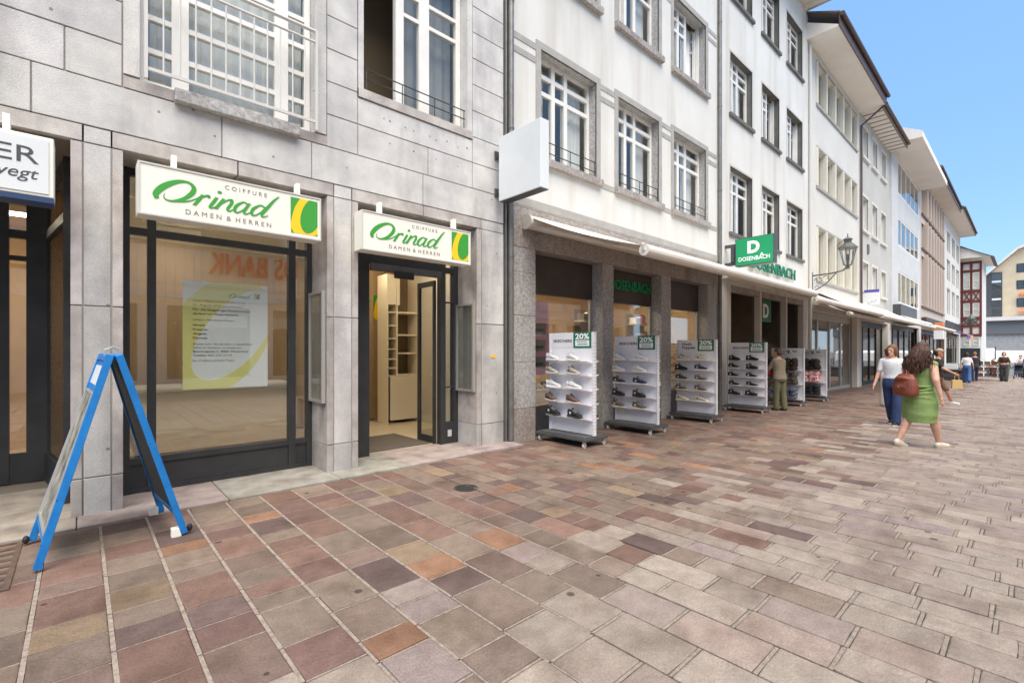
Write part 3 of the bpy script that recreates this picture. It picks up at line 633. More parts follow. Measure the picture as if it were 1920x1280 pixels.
for z0, z1 in ((0,.3),(2.66,2.75),(3.15,3.25)): fr.add([(-.30,Yl-.04,z0),(-.25,Yl-.04,z0),(-.07,6.16,z0),(-.12,6.16,z0),(-.30,Yl-.04,z1),(-.25,Yl-.04,z1),(-.07,6.16,z1),(-.12,6.16,z1)], [(0,3,2,1),(4,5,6,7),(0,1,5,4),(1,2,6,5),(2,3,7,6),(3,0,4,7)])
sw_ = fr.build('side_window', MT['anthra'], A)
for z0, z1 in ((.3,2.66),(2.75,3.15)): MB().add([(-.278,Yl-.04,z0),(-.272,Yl-.04,z0),(-.092,6.16,z0),(-.098,6.16,z0),(-.278,Yl-.04,z1),(-.272,Yl-.04,z1),(-.092,6.16,z1),(-.098,6.16,z1)], [(0,3,2,1),(4,5,6,7),(0,1,5,4),(1,2,6,5),(2,3,7,6),(3,0,4,7)]).build('pane', MT['glass'], sw_)
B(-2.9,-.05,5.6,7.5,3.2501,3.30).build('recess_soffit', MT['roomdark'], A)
room(A, -2.6, -.06, [.0, 3.25], Yl+.05, 10.0, MT['tan'])
t = thing('ceiling_lamp', (-1.0, 8.4, 3.1), 'long warm ceiling lamp inside the shop in the left recess', 'ceiling lamp'); B(-2.2,-.3,8.3,8.5,3.12,3.2).build('housing', MT['white'], t); B(-2.18,-.32,8.32,8.48,3.105,3.119).build('diffuser', MT['lampglow'], t)

# downpipe on the joint between the buildings
dp = thing('downpipe', (4.97, 5.47, 0), 'tall grey zinc downpipe on the joint between limestone building and white building', 'downpipe')
B(4.875,5.065,F+.01,F+.4,0,13.5).build('joint_strip', MT['darktrim'], A)
MB().cyl((4.985,F-.05,.02),(4.985,F-.05,13.4),.045,14).build('pipe', MT['pipe'], dp, smooth=False)
for z in (.9,2.9,4.9,6.9,8.9): MB().cyl((4.985,F-.05,z),(4.985,F-.05,z+.03),.052,14).build('clamp', MT['pipe'], dp)
MB().cyl((4.905,F-.02,.02),(4.905,F-.02,13.4),.014,8).build('cable_conduit', MT['pipe'], dp)
# blank hanging sign
t = thing('hanging_sign', (4.73, 5.0, 3.7), 'blank white box sign sticking out from the stone wall over the downpipe', 'sign')
B(4.66,4.83,4.52,5.40,3.68,4.64).build('box', MT['signgrey'], t, bevel=.006); B(4.668,4.822,4.53,5.39,3.672,3.6795).build('underside', MT['dgrey'], t)
for z in (3.85, 4.42): m = MB(); m.cyl((4.74,5.40,z),(4.74,F-.002,z),.03,8).box(4.68,4.80,F-.03,F-.0045,z-.06,z+.06); m.build('bracket', MT['dgrey'], t)
# ------------------------------------------------------------------ white building with the shoe shop, near half (granite) and far half
def eave(parent, X0, X1, z, over, m_soffit, m_fascia, h=0.28, rise=0.5, gut=True):
    B(X0, X1, F-over, F+.3, z, z+.06).build('soffit', m_soffit, parent)
    m = MB(); m.box(X0-.02, X1+.02, F-over-.04, F-over-.001, z-.03, z+h); m.build('fascia', m_fascia, parent)
    if gut: MB().cyl((X0-.03, F-over-.11, z+h-.03), (X1+.03, F-over-.11, z+h-.03), .075, 10).build('gutter', m_fascia, parent)
    MB().add([(X0-.05,F-over-.06,z+h+.002),(X1+.05,F-over-.06,z+h+.002),(X1+.05,F+5.5,z+h+(5.5+over)*rise),(X0-.05,F+5.5,z+h+(5.5+over)*rise),(X0-.05,F-over-.06,z+h+.06),(X1+.05,F-over-.06,z+h+.06),(X1+.05,F+5.5,z+h+.06+(5.5+over)*rise),(X0-.05,F+5.5,z+h+.06+(5.5+over)*rise)],
             [(0,3,2,1),(4,5,6,7),(0,1,5,4),(1,2,6,5),(2,3,7,6),(3,0,4,7)]).build('roof', MT['roof'], parent)
    for q in (X0, X1-.05): MB().prism([(F-over, z+.06), (F+5.4, z+.06), (F+5.4, z+h+(5.4+over)*rise)], lambda y_, z_, x_: (x_, y_, z_), q, q+.05).build('gable_end', m_soffit, parent)
def trim_frame(parent, a, b, c_, d, w, m_, proud=.014):
    m = MB(); m.box(a-w, a, F-proud, F+.02, c_, d).box(b, b+w, F-proud, F+.02, c_, d).box(a-w, b+w, F-proud-.001, F+.02, d, d+w); m.build('window_surround', m_, parent)
def big_window(parent, a, b, c_, d, Yw, fm, rows, seed=0, open_=None):
    w = b-a; bar = .065
    cols = [(a+.06, a+w*.30), (a+w*.36, a+w*.52), (a+w*.58, b-.06)]
    sk = () if open_ is None else (open_,)
    fr_ = window(parent, a, b, c_, d, Yw, cols, rows, fm, skip=sk)
    if open_ is not None:                                    # that casement is turned inwards
        x_ = cols[open_][1]; ww = cols[open_][1]-cols[open_][0]; m = MB()
        m.box(x_-.045,x_,Yw+.04,Yw+.10,c_+.06,d-.06).box(x_-.045,x_,Yw+ww-.05,Yw+ww,c_+.06,d-.06)
        for q in [c_+.06]+[r[1] for r in rows]: m.box(x_-.043,x_-.002,Yw+.10,Yw+ww-.05,q-.001,q+.05)
        m.build('open_casement', fm, parent)
    return fr_
BB = thing('white_building', (8.7, F, 0), 'white plaster building with deep granite window reveals over the shoe shop', 'building')
B1X = [(5.70,7.21),(7.91,9.44),(10.09,11.69)]
FL = [(4.66,6.48),(7.92,9.62),(11.15,12.9)]
holes = [(a,b,c_,d) for a,b in B1X for c_,d in FL]
w_, rv = wall_mesh(5.07, 12.44, 3.76, 14.0, holes, F, .26)
w_.build('wall', MT['plaster'], BB); [q.build('window_reveal', MT['granite'], BB, recalc=False) for q in rv]
hid = 0
for fi, (c_, d) in enumerate(FL):
    for wi, (a, b) in enumerate(B1X):
        trim_frame(BB, a, b, c_, d, .12, MT['trim'])
        m = MB(); m.box(a-.12, b+.12, F-.09, F+.10, c_-.12, c_-.001); m.build('window_sill', MT['granite_b'], BB)
        rows = [(c_+.06, c_+(d-c_)*.66), (c_+(d-c_)*.70, c_+(d-c_)*.82), (c_+(d-c_)*.86, d-.05)]
        big_window(BB, a, b, c_, d, F+.21, MT['white'], rows, open_=(2 if (fi, wi) == (1, 2) else (0 if (fi, wi) == (1, 1) else None)))
        if fi < 1:
            m = MB(); Yr = F-.02; m.tube([(a+.02,Yr,c_+.30),(b-.06,Yr,c_+.30)], .009, 6).tube([(a+.02,Yr,c_+.12),(b-.06,Yr,c_+.12)], .009, 6)
            for i in range(5): m.cyl((a+.04+i*(b-a-.12)/4, Yr, c_), (a+.04+i*(b-a-.12)/4, Yr, c_+.30), .008, 6)
            m.build('window_rail', MT['iron'], BB)
        if True:
            for x0, x1 in ((a+.05, a+.42), (b-.62, b-.05)) if wi != 1 else ((a+.05, a+.3), (b-.4, b-.05)):
                m = MB(); k = 12
                for i in range(k): m.quad((x0+(x1-x0)*i/k,F+.36+.03*(i%2),c_+.02),(x0+(x1-x0)*(i+1)/k,F+.36+.03*((i+1)%2),c_+.02),(x0+(x1-x0)*(i+1)/k,F+.36+.03*((i+1)%2),d),(x0+(x1-x0)*i/k,F+.36+.03*(i%2),d))
                m.build('curtain', MT['curtain'], BB, recalc=False)
room(BB, 5.1, 12.4, [3.9, 7.2, 10.5, 13.9], F+.27, F+5, MT['room'])
m = MB(); m.box(5.10,12.30,F-.012,F+.01,3.78,3.91); m.build('string_course', MT['trim'], BB)
for x0, x1 in ((5.07,5.579),(7.331,7.789),(9.561,9.969),(11.811,12.30)):
    for z in (4.54, 6.20, 6.42): B(x0, x1, F-.010, F+.01, z, z+.10).build('string_course', MT['trim'], BB)
    for z in (9.35, 9.56): B(x0, x1, F-.010, F+.01, z, z+.10).build('string_course', MT['trim'], BB)
B(5.08,12.3,F+.01,F+.4,14.0,14.05).build('wall_cap', MT['plaster'], BB)
eave(BB, 5.0, 12.4, 14.06, .9, MT['soffit'], MT['fascia'])
# granite ground floor
GP = [(5.07,5.58),(7.41,7.76),(9.56,9.97),(11.81,12.30)]
for x0, x1 in GP:
    z = zg(x0)-.02; hz = [z, .5, 1.25, 2.0, 2.7, 3.1] if x0 < 6 else [z, .42, 3.1]
    for i in range(len(hz)-1):
        xm = x0+.33 if x1-x0 > .6 else None
        B(x0, x1, F-.003*(i % 2), F+.36, hz[i]+.002, hz[i+1]-.002).build('granite_block', MT['granite' if i or x0 > 6 else 'granite_b'], BB, bevel=.004)
for x0, x1 in ((5.07,7.42),(7.42,9.56),(9.56,12.30)): B(x0+.002, x1-.002, F-.006, F+.40, 3.10, 3.752).build('granite_lintel', MT['granite_b'], BB, bevel=.004)
YS = 5.80
for i, (x0, x1) in enumerate(((5.58,7.41),(7.76,9.56),(9.97,11.81))):
    B(x0+.002,x1-.002,YS-.02,YS+.10,2.42,3.098).build('shutter_box', MT['brownframe'], BB)
    B(x0+.002,x1-.002,YS-.01,YS+.10,zg(x0)-.02,.46).build('plinth_panel', MT['dgrey'], BB)
    fr = MB(); fr.box(x0+.002,x0+.03,YS-.012,YS+.03,.46,2.42).box(x1-.06,x1-.002,YS-.012,YS+.03,.46,2.42); f2 = fr.build('shop_window', MT['alu'], BB)
    B(x0+.03,x1-.06,YS,YS+.012,.46,2.42).build('pane', MT['glass'], f2)
text('shop_lettering', 'DOSENBACH', MT['sgreen'], BB, (7.95,YS-.022,2.70), STREETF, .20, 1.52, .03, .012)
room(BB, 5.1, 12.4, [.0, 3.3], YS+.11, 9.6, MT['tan'])
for i, (x_, y_) in enumerate(((6.3,7.2),(8.5,7.2),(10.7,7.2))):
    t = thing('ceiling_lamp', (x_, y_, 3.1), ['warm ceiling lamp in the first shoe shop window bay','warm ceiling lamp in the lettered shoe shop bay','warm ceiling lamp in the third shoe shop window bay'][i], 'ceiling lamp', 'lamps inside the shoe shop')
    B(x_-.5,x_+.5,y_-.1,y_+.1,3.2,3.28).build('housing', MT['white'], t); B(x_-.48,x_+.48,y_-.08,y_+.08,3.185,3.199).build('diffuser', MT['shoplamp'], t)
# window dressing: podiums and a pink poster with shoes
for x0, x1, z1, lb in ((5.7,6.9,.72,'pale display podium behind the first shoe shop window'),(7.9,9.0,.66,'pale display podium behind the lettered shoe shop window'),(10.05,11.1,.72,'pale display podium behind the third shoe shop window')):
    t = thing('display_podium', (x0, 6.3, .46), lb, 'podium', 'podiums in the shoe shop windows'); B(x0,x1,6.0,6.5,.46,z1-.03).build('base', MT['shelfwhite'], t, bevel=.01); B(x0-.02,x1+.02,5.98,6.52,z1-.029,z1).build('top', MT['white'], t, bevel=.006)
t = thing('poster', (5.85, 6.0, .9), 'pink poster with pictures of shoes behind the first shoe shop window', 'poster')
B(5.66,6.25,5.86,5.87,1.0,2.30).build('sheet', MT['pink'], t)
for z in (1.12, 1.42, 1.72): B(5.74,6.16,5.852,5.8595,z,z+.2).build('picture', MT['roomdark'], t); 
for z in (1.12, 1.42, 1.72): B(5.80,6.10,5.848,5.8518,z+.04,z+.10).build('pictured_shoe', MT['black'], t)
for z0, lb in ((1.92,'upper green sticker on the third shoe shop window'),(1.5,'lower green sticker on the third shoe shop window')):
    t = thing('sticker', (10.05, 5.88, z0), lb, 'sticker', 'green stickers on the shop window'); B(10.01,10.16,YS-.004,YS-.001,z0,z0+.32).build('sheet', MT['sgreen_d'], t); B(10.03,10.14,YS-.006,YS-.0045,z0+.05,z0+.14).build('print', MT['paper'], t)
# awning over the granite front
def awning(x0, x1, yw, zw, yf, zf, label, rad=.075, group='white awnings along the row'):
    t = thing('awning', ((x0+x1)/2, yw, zw), label, 'awning', group)
    m = MB(); m.cyl((x0,yw-.08,zw),(x1,yw-.08,zw),.11,14); m.build('cassette', MT['awn'], t)
    m = MB(); m.cyl((x0-.012,yw-.08,zw),(x0-.001,yw-.08,zw),.125,16); m.cyl((x1+.001,yw-.08,zw),(x1+.012,yw-.08,zw),.125,16); m.build('end_cap', MT['awn'], t)
    m = MB(); n = 8; pts = []
    for i in range(n+1):
        s_ = i/n; pts.append((yw-.16+(yf+.02-yw+.16)*s_, zw+.05+(zf+.06-zw-.05)*s_-.05*math.sin(math.pi*s_)))
    for i in range(n):
        (ya, za), (yb, zb) = pts[i], pts[i+1]
        m.quad((x0+.05,ya,za),(x1-.05,ya,za),(x1-.05,yb,zb),(x0+.05,yb,zb)).quad((x0+.05,ya,za-.006),(x0+.05,yb,zb-.006),(x1-.05,yb,zb-.006),(x1-.05,ya,za-.006))
    m.build('cloth', MT['awncloth'], t, recalc=False)
    m = MB(); m.tube([(x0+.02,yf,zf),(x1-.02,yf,zf)], rad, 14); m.build('front_bar', MT['awn'], t)
    for xa, sg in ((x0+.18, 1), (x1-.18, -1)):
        m = MB(); my = (yw+yf)/2; mz = (zw+zf)/2-.02; m.tube([(xa,yw-.1,zw-.06),(xa+sg*.55,my,mz)], .035, 8).tube([(xa+sg*.55,my,mz),(xa,yf+.03,zf)], .03, 8); m.build('folding_arm', MT['awn'], t)
    m = MB(); m.tube([(x0+.02,yf,zf),(x0-.01,yf,zf+.01),(x0-.03,yf-.02,zf+.07)], .022, 6); m.build('end_hook', MT['white'], t)
    return t
awning(5.28, 12.42, F-.01, 3.50, 3.31, 2.72, 'long white awning half open over the granite shoe shop front')

# far half of the shoe shop
BC = thing('white_building', (16, F, 0), 'white plaster house with small grey window recesses and green shop letters', 'building')
B2X = [(13.14,14.66),(15.42,16.90),(17.62,19.24)]
holes = [(a,b,c_,d) for a,b in B2X for c_,d in FL]+[(12.95,19.45,-1,3.22)]
w_, rv = wall_mesh(12.44, 19.9, -1, 14.0, holes, F, .24)
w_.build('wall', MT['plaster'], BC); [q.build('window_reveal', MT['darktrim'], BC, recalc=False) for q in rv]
for fi, (c_, d) in enumerate(FL):
    for wi, (a, b) in enumerate(B2X):
        trim_frame(BC, a, b, c_, d, .05, MT['plaster_d'], .008)
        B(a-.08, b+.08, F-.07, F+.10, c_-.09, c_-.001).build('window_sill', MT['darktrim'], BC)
        rows = [(c_+.06, c_+(d-c_)*.66), (c_+(d-c_)*.70, c_+(d-c_)*.82), (c_+(d-c_)*.86, d-.05)]
        big_window(BC, a, b, c_, d, F+.19, MT['white'], rows, open_=(2 if (fi, wi) in ((1, 1), (1, 2)) else None))
        x0, x1 = (b-.75, b-.05) if (fi+wi) % 2 else (a+.05, a+.6); m = MB()
        for i in range(12): m.quad((x0+(x1-x0)*i/12,F+.34+.03*(i%2),c_+.02),(x0+(x1-x0)*(i+1)/12,F+.34+.03*((i+1)%2),c_+.02),(x0+(x1-x0)*(i+1)/12,F+.34+.03*((i+1)%2),d),(x0+(x1-x0)*i/12,F+.34+.03*(i%2),d))
        m.build('curtain', MT['curtain'], BC, recalc=False)
room(BC, 12.5, 19.8, [3.3, 7.2, 10.5, 13.9], F+.25, F+5, MT['room'])
eave(BC, 12.45, 19.95, 14.0, 1.0, MT['soffit'], MT['fascia'])
for i in range(9): B(12.6+i*.86, 12.72+i*.86, F-.96, F-.002, 13.86, 13.998).build('eave_rafter', MT['soffit'], BC)
text('shop_lettering', 'DOSENBACH', MT['sgreen_d'], BC, (14.35,F-.045,3.84), STREETF, .34, 3.9, .04, .012)
# recessed entrance bays between pale posts
for x0, x1 in ((12.95,13.15),(15.24,15.36),(17.5,17.62),(19.3,19.45)): B(x0+.001,x1-.001,F-.02,F+.16,-.4,3.219).build('entrance_post', MT['plaster_c'], BC)
B(12.96,19.44,F-.01,F+.15,3.05,3.2185).build('entrance_lintel', MT['granite_b'], BC)
for x0, x1, k in ((13.15,15.24,0),(15.36,17.5,1),(17.62,19.3,2)):
    B(x1-.12,x1-.002,F+.17,F+1.4,-.4,3.3).build('entrance_cheek', MT['brownframe'], BC)
    B(x0+.002,x1-.13,F+1.15,F+1.25,2.35,3.3).build('shutter_box', MT['brownframe'], BC)
    fr = MB(); fr.box(x0,x0+.08,F+1.17,F+1.23,-.4,2.35).box(x1-.5,x1-.42,F+1.17,F+1.23,-.4,2.35).box(x0+.08,x1-.5,F+1.17,F+1.23,2.26,2.35); f2 = fr.build('shop_door', MT['iron'] if k < 2 else MT['alu'], BC)
    B(x0+.08,x1-.5,F+1.195,F+1.205,-.35,2.26).build('pane', MT['glass'], f2); B(x1-.42,x1-.13,F+1.17,F+1.23,-.4,2.35).build('door_side_panel', MT['cream'], BC)
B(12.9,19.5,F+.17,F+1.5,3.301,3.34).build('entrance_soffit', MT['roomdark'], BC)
room(BC, 12.6, 19.6, [-.35, 3.3], F+1.26, 10.4, MT['tan'])
t = thing('ceiling_lamp', (14.4, 8.0, 3.1), 'warm ceiling lamp inside the shoe shop entrance', 'ceiling lamp', 'lamps inside the shoe shop'); B(13.4,16.4,7.9,8.1,3.2,3.28).build('housing', MT['white'], t); B(13.42,16.38,7.92,8.08,3.185,3.199).build('diffuser', MT['shoplamp'], t)
t = thing('entrance_sign', (16.0, 6.4, 2.4), 'dark green square sign with white D over the shoe shop entrance', 'sign'); B(15.84,16.78,5.73,5.85,2.34,3.04).build('box', MT['sgreen_d'], t); text('lettering', 'D', MT['paper'], t, (16.08,5.729,2.48), STREETF, .42, .46, .01, .03)
dp = thing('downpipe', (12.38, 5.47, 0), 'slim grey downpipe between the two white shoe shop houses', 'downpipe')
B(12.30,12.439,F+.012,F+.3,-.3,14.0).build('joint_strip', MT['plaster'], BC)
MB().cyl((12.38,F-.06,-.15),(12.38,F-.06,13.9),.05,12).build('pipe', MT['pipe'], dp)
for z in (1.6,3.4,5.6,7.8,10): MB().cyl((12.38,F-.06,z),(12.38,F-.06,z+.03),.058,12).build('clamp', MT['pipe'], dp)
awning(12.55, 19.9, F-.01, 3.44, 3.35, 2.62, 'long white awning half open over the shoe shop entrance bays')
# green hanging sign
t = thing('hanging_sign', (12.75, 4.8, 3.6), 'green box sign with white letter D hanging over the shoe shop', 'sign')
Xs = 12.72; ya, yb, za, zb = 4.28, 5.22, 3.62, 4.34
B(Xs,Xs+.22,ya,yb,za,zb).build('box', MT['dgrey'], t, bevel=.006); B(Xs-.006,Xs-.0005,ya+.02,yb-.02,za+.02,zb-.02).build('face', MT['sgreen'], t)
text('lettering', 'D', MT['paper'], t, (Xs-.0065,(ya+yb)/2+.16,za+.32), UPSTREET, .28, .30, .003, .05); text('lettering', 'DOSENBACH', MT['paper'], t, (Xs-.0065,yb-.09,za+.12), UPSTREET, .10, .76, .003, .02)
MB().prism([(-.035,0),(.035,0),(.035,.035),(0,.075),(-.035,.035)], plane_fn((Xs-.0065,(ya+yb)/2-.19,za+.215), *UPSTREET), 0, .003).build('house_mark', MT['paper'], t)
m = MB(); m.box(Xs+.08,Xs+.15,yb,F-.001,zb-.18,zb-.1).box(Xs+.08,Xs+.15,yb,F-.001,za+.06,za+.14).box(Xs+.05,Xs+.18,yb+.05,yb+.14,za+.14,zb-.18); m.build('bracket', MT['dgrey'], t)
# ------------------------------------------------------------------ the rest of the row
def house(name, loc_x, label, X0, X1, Zt, wm, holes, reveal_m, depth):
    H_ = thing(name, (loc_x, F, -.3), label, 'building')
    w_, rv = wall_mesh(X0, X1, -3, Zt, holes, F, depth); w_.build('wall', wm, H_); [q.build('window_reveal', reveal_m, H_, recalc=False) for q in rv]
    room(H_, X0+.05, X1-.05, [3.0, 6.9, 10.2, Zt-.02], F+depth+.02, F+5, MT['room'])
    return H_
def shopfront(P_, X0, X1, zt, fm, bays, gm=None, inner='tan', lamp=None):
    Yw = F+.30
    fr = MB(); e = [X0+(X1-X0)*i/bays for i in range(bays+1)]
    for q in e: fr.box(max(X0, q-.06), min(X1, q+.06), Yw-.05, Yw+.05, -2.8, zt)
    for i in range(bays): fr.box(e[i]+.06, e[i+1]-.06, Yw-.045, Yw+.045, zt-.3, zt).box(e[i]+.06, e[i+1]-.06, Yw-.045, Yw+.045, -2.8, -.2)
    f2 = fr.build('shop_window', fm, P_)
    for i in range(bays): B(e[i]+(.06), e[i+1]-.06, Yw-.008, Yw+.008, -.2, zt-.3).build('pane', MT['glass'], f2)
    room(P_, X0, X1, [-.38, zt], Yw+.06, F+4.5, MT[inner])
# --- house with ribbon windows and the deep eave
ribs = [(20.95,27.2,4.15,6.15),(20.95,27.2,7.75,9.22),(20.95,27.2,10.9,12.5)]
C = house('white_house', 23.8, 'white house with three window bands and a deep white eave beside the street lamp', 19.9, 27.8, 12.85, MT['plaster_c'], ribs+[(20.3,27.3,-3,2.95)], MT['cream'], .22)
for a, b, c_, d in ribs:
    n = 5; e = spans(a+.05, b-.05, [1]*n, .22)
    window(C, a, b, c_, d, F+.16, [q for s_ in e for q in ((s_[0], s_[0]+(s_[1]-s_[0])*.42), (s_[0]+(s_[1]-s_[0])*.5, s_[1]))], [(c_+.09, d-.09)], MT['cream'], th=.12)
    for i in range(n+1):
        xq = a-.02 if i == 0 else (b+.02 if i == n else (e[i-1][1]+e[i][0])/2)
        B(xq-.09, xq+.09, F-.05, F+.09, c_, d).build('mullion', MT['cream'], C)
    B(a-.08, b+.08, F-.06, F+.05, c_-.10, c_-.001).build('window_sill', MT['trim'], C)
    B(a-.06, b+.06, F-.03, F+.05, d+.001, d+.08).build('window_head', MT['trim'], C)
eave(C, 19.75, 27.8, 12.86, 1.0, MT['soffit'], MT['fascia'], h=.42)
MB().tube([(27.75,4.45,12.95),(27.75,F-.08,12.2),(27.75,F-.08,3.2)], .05, 8).build('rain_pipe', MT['fascia'], C)
shopfront(C, 20.3, 27.3, 2.95, MT['alu'], 4, inner='room')
B(20.2,27.4,F-.14,F-.002,2.96,3.35).build('fascia_board', MT['plaster_d'], C)
awning(20.0, 27.4, F-.15, 3.2, 4.3, 2.72, 'short white awning with round end cap over the shop below the street lamp')
awning(20.2, 33.5, F-.01, 3.55, 3.4, 2.6, 'far white awning running on past the street lamp')
dp = thing('downpipe', (19.95, 5.47, 0), 'pale downpipe between the white house and the shoe shop house', 'downpipe'); MB().cyl((19.97,F-.06,-.2),(19.97,F-.06,12.8),.05,10).build('pipe', MT['rail'], dp)
# --- grey house
dz = [(4.35,5.75),(7.35,9.0),(10.95,12.4)]; dx = [(28.3,29.5),(30.4,31.6),(32.6,33.8)]
D = house('grey_house', 31, 'plain grey plaster house with three narrow windows on each floor', 27.8, 34.9, 12.95, MT['plaster_d'], [(a,b,c_,d) for a,b in dx for c_,d in dz]+[(28.2,34.5,-3,2.9)], MT['plaster_c'], .25)
for a, b in dx:
    for c_, d in dz:
        window(D, a, b, c_, d, F+.2, [(a+.06,(a+b)/2-.03),((a+b)/2+.03,b-.06)], [(c_+.06,d-.06)], MT['white'])
        trim_frame(D, a, b, c_, d, .12, MT['plaster_c'], .03); B(a-.15,b+.15,F-.1,F+.05,c_-.12,c_-.001).build('window_sill', MT['plaster_c'], D)
B(29.3,29.6,F-.06,F-.002,6.3,6.75).build('house_plaque', MT['darktrim'], D)
eave(D, 27.85, 34.9, 12.96, .8, MT['soffit'], MT['roof'], h=.25)
for i in range(12): B(27.9+i*.6, 27.9+i*.6+.05, F-.78, F-.002, 12.92, 12.958).build('soffit_batten', MT['trim'], D)
shopfront(D, 28.2, 34.5, 2.9, MT['anthra'], 4, inner='tan')
t = thing('roof_dormer', (32.5, 7, 15), 'small dark dormer on the roof of the grey house', 'dormer'); B(31.5,33.5,6.2,8.4,14.0,15.5).build('body', MT['darktrim'], t); B(31.3,33.7,5.9,8.6,15.501,15.65).build('roof', MT['dgrey'], t); B(31.9,33.1,6.17,6.199,14.5,15.3).build('pane', MT['wglass'], t)
# --- modern house with glass bays
ez = [(4.35,6.4),(7.95,9.75),(11.2,13.3)]
E_ = house('modern_house', 40.5, 'modern pale house with wide glazed bays and a thick white roof slab', 34.9, 46.5, 13.35, MT['concrete'], [(37.1,45.9,c_,d) for c_,d in ez]+[(35.6,46.0,-3,3.0)], MT['white'], .12)
B(34.95,36.95,F-.12,F-.002,3.3,13.3).build('pillar', MT['concrete'], E_)
for c_, d in ez: window(E_, 37.1, 45.9, c_, d, F+.05, spans(37.25, 45.75, [1]*5, .12), [(c_+.12,d-.12)], MT['white'])
MB().prism([(F-1.5,13.36),(F+2,13.36),(F+2,14.6),(F-.4,14.3),(F-1.5,13.7)], lambda y_, z_, x_: (x_, y_, z_), 34.8, 46.6).build('roof_slab', MT['soffit'], E_)
shopfront(E_, 35.6, 46.0, 3.0, MT['anthra'], 5, inner='tan'); B(35.2,41,F-.5,F-.003,3.05,4.1).build('fascia_board', MT['dgrey'], E_)
awning(35.0, 46.0, F-.5, 3.3, 3.6, 2.75, 'far white awning below the glazed modern house', .09)
# --- house with brown fins
fz = [(4.9,8.6),(9.3,11.1),(11.9,13.9)]
G_ = house('finned_house', 54, 'house with tall brown and tan fins between narrow windows', 46.5, 62, 14.5, MT['finlight'], [(47.2,60.5,c_,d) for c_,d in fz]+[(47,61.5,-3,3.0)], MT['brownfin'], .3)
for c_, d in fz:
    e = spans(47.25, 60.45, [1]*8, .55); window(G_, 47.2, 60.5, c_, d, F+.26, e, [(c_+.08,d-.08)], MT['brownfin'])
    for i in range(7): B(e[i][1]+.12, e[i+1][0]-.12, F-.22, F+.2, c_-.2, d+.2).build('fin', MT['finlight'], G_)
    B(47.0,60.7,F-.12,F-.002,c_-.25,c_-.12).build('sill_band', MT['brownfin'], G_)
eave(G_, 46.6, 62, 14.5, 1.1, MT['soffit'], MT['fascia'], h=.4); shopfront(G_, 47, 61.5, 3.0, MT['anthra'], 6, inner='tan')
B(47.1,61,F-.3,F-.003,3.2,3.9).build('fascia_board', MT['brownframe'], G_)
# --- last white house of the row
gz = [(5.0,7.6),(8.4,10.5),(11.3,13.3)]; gx = [(63.5,66.5),(68,71),(72.6,75.6)]
K = house('white_house', 69, 'last white house of the row before the timber framed house', 62, 77, 14.7, MT['plaster'], [(a,b,c_,d) for a,b in gx for c_,d in gz]+[(63,76,-3,3.2)], MT['plaster_d'], .2)
for a, b in gx:
    for c_, d in gz: window(K, a, b, c_, d, F+.15, spans(a+.1, b-.1, [1,1], .15), [(c_+.1,d-.1)], MT['white'])
eave(K, 62, 77.2, 14.7, 1.3, MT['soffit'], MT['roof'], h=.3); shopfront(K, 63, 76, 3.0, MT['brownframe'], 5)
B(62.3,76.5,F-.1,F-.003,3.6,4.3).build('fascia_board', MT['anthra'], K)
# --- timber framed house facing up the street
TX = 78.0
T_ = thing('timber_framed_house', (TX, 4.6, -.38), 'narrow dark red timber framed house with jettied floors at the end of the row', 'building')
ya, yb = 3.75, 7.5
B(TX+.1,TX+9,ya+.05,yb,-3,12.3).build('wall', MT['plaster'], T_)
def beam(y0, y1, z0, z1): B(TX,TX+.099,y0,y1,z0,z1).build('timber', MT['timber'], T_)
for z in (3.0, 4.1, 5.0, 7.0, 8.2, 10.6, 11.6): beam(ya, yb, z, z+.28)
for y in (ya, 4.55, 5.35): 
    for z0, z1 in ((3.28,4.1),(4.38,5.0),(5.28,7.0),(7.28,8.2),(8.48,10.6),(10.88,11.6)): beam(y, y+.2, z0, z1)
for z0, z1, yy in ((4.4,4.98,4.0),(4.4,4.98,4.8),(7.3,8.18,4.75),(7.3,8.18,3.98)):
    for sg in (0, 1):
        MB().prism([(0,0),(.12,0),(.55,z1-z0),(.43,z1-z0)] if sg else [(.43,0),(.55,0),(.12,z1-z0),(0,z1-z0)], plane_fn((TX+.06, yy+.55, z0), *UPSTREET), 0, .05+.012*sg).build('timber_brace', MT['timber'], T_)
for z0, z1 in ((5.4,6.9),(8.6,10.5),(1.9,2.9)):
    for y0, y1 in ((3.97,4.53),(4.77,5.33)):
        m = MB(); m.box(TX+.02,TX+.098,y0,y0+.06,z0,z1).box(TX+.02,TX+.098,y1-.06,y1,z0,z1).box(TX+.02,TX+.098,y0+.06,y1-.06,z0,z0+.07).box(TX+.02,TX+.098,y0+.06,y1-.06,z1-.07,z1).box(TX+.025,TX+.098,y0+.06,y1-.06,(z0+z1)/2-.03,(z0+z1)/2+.03); w3 = m.build('window', MT['white'], T_)
        B(TX+.05,TX+.06,y0+.06,y1-.06,z0+.07,z1-.07).build('pane', MT['wglass'], w3); B(TX+.08,TX+.098,y0+.06,y1-.06,z0+.07,z1-.07).build('room_behind', MT['curtain'], w3)
MB().prism([(2.9,12.2),(8.2,12.2),(8.2,13.6),(5.6,13.6)], lambda y_, z_, x_: (x_, y_, z_), TX-.8, TX+9).build('roof', MT['soffit'], T_)
MB().prism([(2.7,12.1),(2.9,12.1),(5.8,13.9),(8.2,13.9),(8.2,13.65),(5.6,13.65)], lambda y_, z_, x_: (x_, y_, z_), TX-1.0, TX+9).build('roof_tiles', MT['roof'], T_)
B(TX+.02,TX+.099,3.9,5.6,-.3,1.6).build('shop_opening', MT['anthra'], T_)
